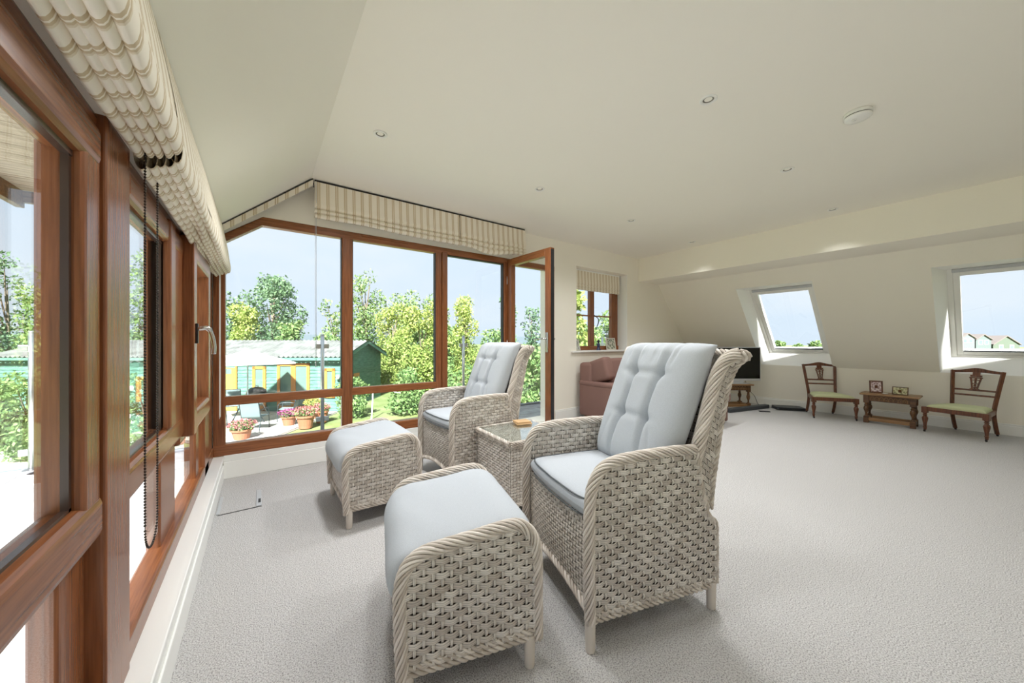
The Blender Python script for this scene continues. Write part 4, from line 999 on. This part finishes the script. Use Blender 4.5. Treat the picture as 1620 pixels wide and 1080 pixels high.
for sg in (0, 1):
    G = []; nx = int((-SX0+.3)/.045)
    for i in range(nx+1):
        x = SX0-.1+(-SX0+.35)*i/nx; w = .034*math.cos(i*PI/2)
        ya, yb_ = (-.28, SD/2) if sg == 0 else (SD+.28, SD/2)
        ze = EH-(.28)*(RH-EH)/(SD/2); G.append([(x, ya, ze+.05+w), (x, yb_, RH+.06+w)])
    m = MB(); m.grid(G); m.build('roof_sheet', m_roof, sh, smooth=True, kind='stuff')
for sg in (0, 1):
    ya = -.26 if sg == 0 else SD+.26; ze = EH-.26*(RH-EH)/(SD/2)
    b = MB(); b.add([(.20, ya, ze-.10), (.20, SD/2, RH-.08), (.20, SD/2, RH+.05), (.20, ya, ze+.04), (.24, ya, ze-.10), (.24, SD/2, RH-.08), (.24, SD/2, RH+.05), (.24, ya, ze+.04)], [(0, 1, 2, 3), (7, 6, 5, 4), (0, 4, 5, 1), (3, 2, 6, 7), (0, 3, 7, 4)]); b.build('barge_board', m_shed, sh)
MB().box(SX0, .2, -.27, -.24, EH-.16, EH-.06).build('fascia', m_shed, sh)
kx = SHZ/552.15
def fx(p): return (p-541)*kx
def shed_door(x0, x1, z0, z1, panes, m):
    t = MB(); w = .11; t.box(x0, x0+w, -.06, -.01, z0, z1); t.box(x1-w, x1, -.06, -.01, z0, z1); t.box(x0, x1, -.06, -.01, z1-w, z1); t.box(x0, x1, -.06, -.01, z0, z0+.22)
    if panes == 2: c = (x0+x1)/2; t.box(c-.09, c+.09, -.06, -.01, z0, z1)
    f = t.build('shed_door' if z0 < .3 else 'shed_window', m, sh); MB().box(x0+.05, x1-.05, -.035, -.02, z0+.1, z1-.05).build('pane', m_dkglass, f)
shed_door(fx(440), fx(491), .02, 1.90, 2, m_orange); shed_door(fx(401), fx(422), .02, 1.78, 1, m_orange); shed_door(fx(514), fx(531), .55, 1.70, 1, m_orange); shed_door(fx(236), fx(266), .02, 1.78, 1, m_orange); shed_door(fx(285), fx(318), .55, 1.70, 2, m_orange)
yd = MB().box(fx(352), fx(374), -.05, -.01, .02, 1.72).build('shed_door', m_yellow, sh); MB().box(fx(352)+.05, fx(368), -.056, -.045, 1.48, 1.68).build('pane', m_dkglass, yd); MB().box(fx(374), fx(376.5), -.06, -.01, .02, 1.78).build('door_post', m_orange, sh)
MB().box(.022, .04, .95, 1.5, 1.25, 1.40).build('window_head', m_orange, sh); MB().box(.022, .04, 1.42, 1.5, .7, 1.40).build('window_post', m_orange, sh)
MB().lathe([(.03, 0), (.06, .02), (.07, .10), (.04, .16)], (fx(537), -.12, 1.28), 10).build('wall_lamp', m_white, sh, smooth=True)
# patio paving
pt = thing('patio', 'pale paved garden patio before the green shed', 'patio', G3(-9.0, 10.5, GZ), -YAW, kind='structure')
MB().box(-9.5, 2.3, -3.6, 3.15, 0, .015).build('paving_bed', mat('pale_joint', (110, 104, 97), .9), pt)
pv = MB().box(-.29, .29, -.29, .29, .012, .035).build('paver', m_paver, pt); first = True
for i in range(15):
    for j in range(11):
        o = pv if first else pv.copy()
        if not first: COL.objects.link(o)
        first = False; o.parent = pt; o.location = (-6.5+.6*i, -3.2+.6*j, random.uniform(-.003, .003))
# parasol
um = thing('parasol', 'white square garden parasol over the patio table', 'parasol', G3(-8.75, 11.55, GZ+.03), -YAW+PI/4)
MB().tube([(0, 0, .05), (0, 0, 2.45)], .022, 10).build('pole', m_silver, um, smooth=True); MB().lathe([(.28, 0), (.28, .05), (.05, .09), (.04, .25)], n=18).build('base', m_dark, um)
m_can = mat('white_parasol_cloth', (215, 215, 215), .8, spec=.1)
G = []
for i in range(33):
    a = 2*PI*i/32; e = max(abs(math.cos(a)), abs(math.sin(a))); row = []
    for r in (0, .3, .6, .85, 1.0): row.append((1.12*r/e*math.cos(a), 1.12*r/e*math.sin(a), 2.46-.42*r**.9))
    row.append((1.12/e*math.cos(a), 1.12/e*math.sin(a), 1.99)); G.append(row)
m = MB(); m.grid(G); m.build('canopy', m_can, um, smooth=False)
for k in range(4): a = PI/4+k*PI/2; MB().tube([(0, 0, 2.38), (1.5*math.cos(a), 1.5*math.sin(a), 2.02)], .010, 6).build('rib', m_silver, um)
# patio table and chairs
m_alu = mat('grey_coated_metal', (60, 68, 74), .4, .4); m_sling = mat('pale_grey_sling_cloth', (112, 126, 128), .8)
tb = thing('patio_table', 'round grey patio table below the white parasol', 'table', G3(-8.75, 11.55, GZ+.03), -YAW)
MB().lathe([(.03, .70), (.58, .70), (.60, .71), (.60, .725), (.58, .735), (.03, .735)], n=28).build('top', mat('table_glass_grey', (150, 170, 176), .15), tb)
for k in range(4): a = k*PI/2+.5; MB().tube([(.15*math.cos(a), .15*math.sin(a), .70), (.45*math.cos(a), .45*math.sin(a), 0)], .018, 8).build('leg', m_alu, tb)
def patio_chair(label, loc, rz):
    t = thing('patio_chair', label, 'chair', loc, rz, 'sling chairs on the patio')
    for s in (-1, 1):
        x = s*.27
        MB().tube(smooth_path([(x, .27, 0), (x, .25, .40), (x, .20, .62), (x, -.05, .64), (x, -.24, .62)], .05), .014, 8).build('arm', m_alu, t, smooth=True)
        MB().tube(smooth_path([(x, -.30, 0), (x, -.22, .36), (x, -.26, .62), (x, -.36, .95)], .05), .014, 8).build('leg', m_alu, t, smooth=True)
    MB().tube([(-.27, -.36, .95), (.27, -.36, .95)], .014, 8).build('top_rail', m_alu, t); MB().tube([(-.27, .25, .41), (.27, .25, .41)], .014, 8).build('front_rail', m_alu, t)
    m = MB(); m.grid([[(x, .25, .415), (x, .0, .40), (x, -.20, .385), (x, -.235, .45), (x, -.27, .65), (x, -.355, .94)] for x in (-.255, 0, .255)]); m.build('sling', m_sling, t, smooth=True)
    return t
pc = patio_chair('grey sling patio chair turned away from the house windows', G3(-7.95, 10.8, GZ+.03), -YAW+.15)
for lb, (a, b_), r in (('grey sling patio chair beside the french doors of the shed', (-7.75, 12.1), 1.9), ('grey sling patio chair by the yellow shed door', (-9.35, 10.9), -.5), ('grey sling patio chair half behind the parasol pole', (-10.1, 12.6), 3.9)):
    c = copy_tree(pc); c.location = G3(a, b_, GZ+.03); c.rotation_euler = (0, 0, -YAW+r); c['label'] = lb
bq = thing('kettle_barbecue', 'black domed kettle barbecue near the shed wall', 'barbecue', G3(-9.55, 13.05, GZ+.03), 0)
MB().lathe([(.06, .52), (.20, .58), (.30, .70), (.32, .78)], n=20).build('bowl', m_black, bq, smooth=True); MB().lathe([(.325, .78), (.30, .90), (.20, .99), (.05, 1.03), (0, 1.03)], n=20).build('lid', m_black, bq, smooth=True)
MB().tube([(-.05, 0, 1.03), (-.04, 0, 1.08), (.04, 0, 1.08), (.05, 0, 1.03)], .012, 6).build('handle', m_silver, bq)
for k in range(3): a = k*2*PI/3; MB().tube([(.12*math.cos(a), .12*math.sin(a), .56), (.33*math.cos(a), .33*math.sin(a), 0)], .012, 6).build('leg', m_silver, bq)

# leaves
m_leaf_d = attr_mat('dark_leaf', (50, 78, 56), (124, 152, 112), .6); m_leaf_y = attr_mat('yellow_green_leaf', (94, 120, 50), (182, 190, 112), .6)
m_leaf_m = attr_mat('mid_green_leaf', (68, 100, 56), (150, 172, 110), .6); m_bark = mat('tree_bark', (112, 100, 86), .9)
for m in (m_leaf_d, m_leaf_y, m_leaf_m):
    bs = bsdf(m); nt = m.node_tree; tr_ = nt.nodes.new('ShaderNodeBsdfTranslucent'); mx = nt.nodes.new('ShaderNodeMixShader'); mx.inputs[0].default_value = .35
    src = bs.inputs['Base Color'].links[0].from_socket; nt.links.new(src, tr_.inputs[0]); out = [n for n in nt.nodes if n.type == 'OUTPUT_MATERIAL'][0]
    nt.links.new(bs.outputs[0], mx.inputs[1]); nt.links.new(tr_.outputs[0], mx.inputs[2]); nt.links.new(mx.outputs[0], out.inputs[0])
def leaves(blobs, size, n, name, m, parent, petal=False):
    """n leaf blades scattered in the blobs [(x, y, z, rx, rz)], denser near their skins"""
    vol = np.array([b[3]*b[3]*b[4] for b in blobs]); pick = rng.choice(len(blobs), n, p=vol/vol.sum()); B = np.array(blobs)[pick]
    d = rng.normal(size=(n, 3)); d /= np.linalg.norm(d, axis=1)[:, None]; r = rng.uniform(.35, 1.05, n)**.6
    clump = 1+.22*np.sin(d[:, 0]*7+B[:, 0]*3)*np.sin(d[:, 1]*6+B[:, 1])*np.sin(d[:, 2]*8+B[:, 2]*5)
    P = B[:, :3]+d*r[:, None]*clump[:, None]*np.stack([B[:, 3], B[:, 3], B[:, 4]], 1)
    u = rng.normal(size=(n, 3)); u /= np.linalg.norm(u, axis=1)[:, None]; w = np.cross(u, rng.normal(size=(n, 3))); w /= np.linalg.norm(w, axis=1)[:, None]
    s = size*rng.uniform(.6, 1.3, n)[:, None]
    V = np.stack([P-u*s, P+w*s*.5, P+u*s, P-w*s*.5], 1).reshape(-1, 3)
    me = bpy.data.meshes.new(name); me.vertices.add(4*n); me.vertices.foreach_set('co', V.astype(np.float32).ravel())
    me.loops.add(4*n); me.loops.foreach_set('vertex_index', np.arange(4*n, dtype=np.int32)); me.polygons.add(n)
    me.polygons.foreach_set('loop_start', np.arange(0, 4*n, 4, dtype=np.int32)); me.update(calc_edges=True); me.materials.append(m)
    ca = me.color_attributes.new('rnd', 'FLOAT_COLOR', 'POINT'); q = np.clip(rng.normal(.5, .25, n), 0, 1); arr = np.ones((4*n, 4), np.float32); arr[:, :3] = np.repeat(q, 4)[:, None]; ca.data.foreach_set('color', arr.ravel())
    o = bpy.data.objects.new(name, me); COL.objects.link(o); o.parent = parent; o['kind'] = 'stuff'; return o
def tree(name, label, px_, dep, top, bottom, half, n, m, size=.12, cat='tree', group=None, loose=1.0, nb=7, floorz=GZ):
    """px_ : direction across the garden as tangent*552 from the view axis; top, bottom : heights above the eye level in metres"""
    la = (px_-810)/552.15*dep; base = G3(la, dep, floorz); t = thing(name, label, cat, base, 0, group)
    zt, zb = EYE+top-floorz, max(.05, EYE+bottom-floorz); rr = random.Random(int(px_*7+dep)); blobs = []
    for k in range(nb):
        f = (k+.5)/nb; w = half*(.35+.65*math.sin(PI*min(1, .18+.82*(1-f)))); a = rr.uniform(0, 6.3); o_ = w*.55*loose*rr.uniform(.4, 1)
        z = zb+(zt-zb)*f; rad = half*rr.uniform(.38, .55)*(1.05-.45*f); rzz = min((zt-zb)/nb*1.3, rad*1.1); z = min(z, zt-rzz)
        blobs.append((o_*math.cos(a), o_*math.sin(a), max(z, rzz*.9), rad, rzz))
        a2 = a+PI*rr.uniform(.7, 1.3); blobs.append((o_*math.cos(a2), o_*math.sin(a2), max(z-rzz*.3, rzz*.9), rad*.85, rzz*.9))
    leaves(blobs, size, n, 'foliage', m, t)
    tk = MB(); hgt = zb+(zt-zb)*.75; tk.tube([(0, 0, 0), (.05*half, 0, hgt*.4), (0, .05*half, hgt)], [.06*half+.03, .05*half+.02, .015], 7)
    for b in blobs[::2]: tk.tube([(0, 0, max(.1, b[2]*.6)), (b[0]*.6, b[1]*.6, b[2]*.85), (b[0], b[1], b[2])], [.03*half, .018*half, .008], 5)
    tk.build('trunk', m_bark, t); return t
grp = 'trees and bushes in the garden'
tree('tree', 'tall dark green tree rising behind the shed roof', 432, 23, 4.6, -1.2, 2.7, 8000, m_leaf_d, .105, group=grp, nb=9)
tree('tree', 'dark slender tree standing left of the tall one behind the shed', 375, 26, 3.9, -.6, 1.6, 1500, m_leaf_d, .13, group=grp)
tree('bush', 'bright yellow green bush just behind the shed roof', 388, 19.5, 2.2, -1.5, 1.5, 6500, m_leaf_y, .085, 'bush', grp)
tree('bush', 'mid green bush behind the middle of the shed roof', 458, 19.2, 1.2, -1.5, 1.1, 3200, m_leaf_m, .11, 'bush', grp)
tree('hedge', 'low green hedge running behind the shed near its gable', 520, 19.6, .45, -1.5, 1.1, 3200, m_leaf_m, .11, 'hedge', grp)
tree('tree', 'sparse pale tree behind the shed gable', 528, 28, 3.4, -.8, 1.5, 1000, m_leaf_m, .12, group=grp)
tree('tree', 'tall loose tree right behind the shed gable peak', 578, 23, 4.7, -1, 1.9, 4000, m_leaf_m, .10, group=grp, nb=9)
tree('tree', 'loose feathery tree behind the yellow bushes', 640, 31, 4.7, -1, 2.4, 1900, m_leaf_m, .13, group=grp)
tree('tree', 'airy tree behind the middle window bar', 690, 27, 3.9, -1, 1.6, 1700, m_leaf_m, .12, group=grp)
tree('bush', 'yellow green bush close beside the shed gable', 622, 19.6, 2.2, -2.6, 1.6, 9000, m_leaf_y, .075, 'bush', grp)
tree('bush', 'big yellow green bush in the middle of the lawn edge', 668, 16.2, 1.9, -2.6, 1.5, 10000, m_leaf_y, .075, 'bush', grp)
tree('bush', 'tall yellow green bush seen through the door side pane', 738, 18.4, 2.5, -2.6, 1.7, 10000, m_leaf_y, .075, 'bush', grp)
tree('bush', 'mid green bush behind the balustrade post', 795, 21.5, .9, -2.6, 1.8, 5000, m_leaf_m, .10, 'bush', grp)
tree('hedge', 'tall green hedge closing the garden behind the yellow bushes', 700, 22.5, 1.5, -2.6, 1.9, 6000, m_leaf_m, .12, 'hedge', grp)
tree('hedge', 'tall green hedge closing the garden beside the shed end', 650, 23.5, 1.4, -2.6, 1.7, 5000, m_leaf_m, .12, 'hedge', grp)
tree('bush', 'low bright green bush on the lawn before the yellow bushes', 645, 13.2, -.95, -2.7, 1.0, 2600, m_leaf_m, .07, 'bush', grp)
tree('bush', 'low bright green bush on the lawn near the door', 722, 13.2, -.75, -2.7, 1.0, 2600, m_leaf_m, .07, 'bush', grp)
tree('bush', 'rounded leafy bush at the foot of the shed gable', 558, 12.6, -1.2, -2.7, .75, 2200, m_leaf_m, .06, 'bush', grp)
tree('tree', 'bare looking thin tree beside the open door', 804, 24.5, 3.7, .3, 1.0, 420, m_leaf_d, .12, group=grp)
tree('tree', 'thin dark tree seen through the open door glass', 842, 18.5, 1.9, -.4, .8, 600, m_leaf_d, .10, group=grp)
tree('hedge', 'long green hedge seen through the open door', 852, 14.2, -.30, -2.6, 1.3, 3600, m_leaf_m, .10, 'hedge', grp)
tree('tree', 'leafy green tree outside the small window, its left light', 910, 10.2, 2.3, -2.5, .95, 5000, m_leaf_y, .08, group=grp)
tree('tree', 'leafy green tree outside the small window, its right light', 962, 13.8, 1.3, -2.5, 1.4, 7000, m_leaf_m, .08, group=grp)
tree('hedge', 'dense green hedge filling the lower view of the small window', 935, 18.5, 1.0, -2.6, 1.7, 7000, m_leaf_m, .10, 'hedge', grp)
tree('tree', 'dark tree at the far end of the garden beyond the first side window', 10, 22, 5.6, -2.0, 1.7, 2600, m_leaf_d, .12, group=grp)
tree('tree', 'broad pale green tree beyond the first side window', 75, 20.5, 3.7, -2.4, 2.0, 4200, m_leaf_m, .12, group=grp)
tree('tree', 'green tree beyond the second side window', 150, 24, 4.6, -2.0, 2.2, 3600, m_leaf_m, .12, group=grp)
tree('tree', 'airy tall tree beyond the second side window', 235, 20.5, 5.4, -1.8, 2.0, 3800, m_leaf_m, .12, group=grp)
tree('tree', 'green tree beyond the small side light', 305, 25, 4.4, -1.5, 2.2, 3200, m_leaf_m, .13, group=grp)
for i, (p_, dz) in enumerate(((2, 8.9), (42, 8.0), (92, 9.3), (228, 8.6))):
    tree('bush', ['leafy climbing bean plants beyond the terrace end', 'leafy green vegetable plants beside the balustrade post', 'leafy green plants below the first side window reflection', 'leafy green shrub below the second side window'][i], p_, dz, -.75, -2.7, .68, 2600, m_leaf_m, .055, 'bush', grp)
for i, p_ in enumerate((1150, 1180, 1205, 1235, 1262, 1290, 1318, 1350)):
    tree('tree', ['distant hazy tree on the horizon beyond the roof window by the television'][0], p_, 75, 1.2*(.2 if i % 2 else -.35), -2.7, 1.75, 1200, m_leaf_m, .30, group='distant trees on the horizon', nb=4)
# flower pots
m_pot = mat('terracotta', (150, 96, 70), .8); m_petal = attr_mat('pink_petal', (140, 56, 70), (190, 128, 122), .7); m_petal2 = attr_mat('magenta_petal', (100, 22, 72), (160, 76, 122), .7); m_petal3 = attr_mat('yellow_petal', (140, 122, 44), (180, 168, 96), .7)
def flower_pot(label, la, dep, r, h, m, n=520):
    t = thing('flower_pot', label, 'flower pot', G3(la, dep, GZ+.03), 0, 'terracotta pots of flowers')
    MB().lathe([(r*.7, 0), (r*.95, h*.86), (r*1.08, h*.86), (r*1.08, h), (r*.95, h), (r*.9, h*.9), (0, h*.9)], n=20).build('pot', m_pot, t, smooth=False)
    leaves([(0, 0, h+r*.35, r*1.2, r*.55)], .035, n, 'leaves', m_leaf_m, t); leaves([(0, 0, h+r*.55, r*1.4, r*.55)], .03, n, 'flowers', m, t); return t
flower_pot('terracotta pot of salmon pink flowers near the sling chair', -7.55, 9.75, .25, .28, m_petal)
flower_pot('terracotta pot of magenta flowers between the patio chairs and shed door', -7.25, 11.35, .22, .30, m_petal2)
flower_pot('ribbed terracotta pot with pink and yellow flowers', -6.50, 11.0, .26, .40, m_petal)
flower_pot('terracotta pot of yellow flowers behind the pink ones', -7.00, 12.35, .24, .46, m_petal3)
flower_pot('terracotta pot of pink flowers beside the steel balustrade post', -6.42, 11.75, .22, .40, m_petal)
# washing line post
wp = thing('line_post', 'white leaning clothes line post before the shed gable', 'post', G3(-4.95, 12.3, GZ), -YAW)
MB().tube([(0, 0, 0), (.06, 0, 1.18)], .022, 8).build('pole', m_white, wp); MB().tube([(.06, 0, 1.12), (.16, 0, 1.12)], .012, 6).build('arm', m_white, wp); MB().tube([(.16, 0, 1.12), (.5, .2, .98), (.9, .4, .88)], .006, 5).build('line', m_white, wp)
# distant gabled houses past the second roof window
for i, (p_, hw_, up_, lb) in enumerate(((1506, 2.2, 3.3, 'distant grey gabled house, the tallest of the row'), (1531, 2.0, 2.2, 'distant grey gabled house next to the tallest one'), (1556, 2.2, 1.9, 'distant grey gabled house in the middle of the row'), (1592, 3.8, 1.5, 'distant wide green roofed house at the end of the row'))):
    dep = 100; la = (p_-810)/552.15*dep; t = thing('house', lb, 'house', G3(la, dep, GZ), -YAW, 'distant gabled houses')
    tp = EYE+up_-GZ; ev = tp-hw_*.62
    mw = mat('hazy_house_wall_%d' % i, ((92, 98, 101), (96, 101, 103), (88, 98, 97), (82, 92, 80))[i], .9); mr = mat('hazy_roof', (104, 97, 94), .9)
    MB().prism([(-hw_, 0), (hw_, 0), (hw_, ev), (0, tp-.1), (-hw_, ev)], 0, 9, 1).build('wall', mw, t)
    for s in (-1, 1): MB().prism([(s*(hw_+.25), ev-.15), (0, tp), (0, tp+.25), (s*(hw_+.25), ev+.1)], -.3, 9.3, 1).build('roof', mr, t)
    for x in (-hw_*.4, hw_*.4): f = MB().box(x-.6, x+.6, -.05, .02, ev-1.4, ev-.1).build('window', m_white, t); MB().box(x-.5, x+.5, -.08, -.04, ev-1.3, ev-.2).build('pane', m_dkglass, f)
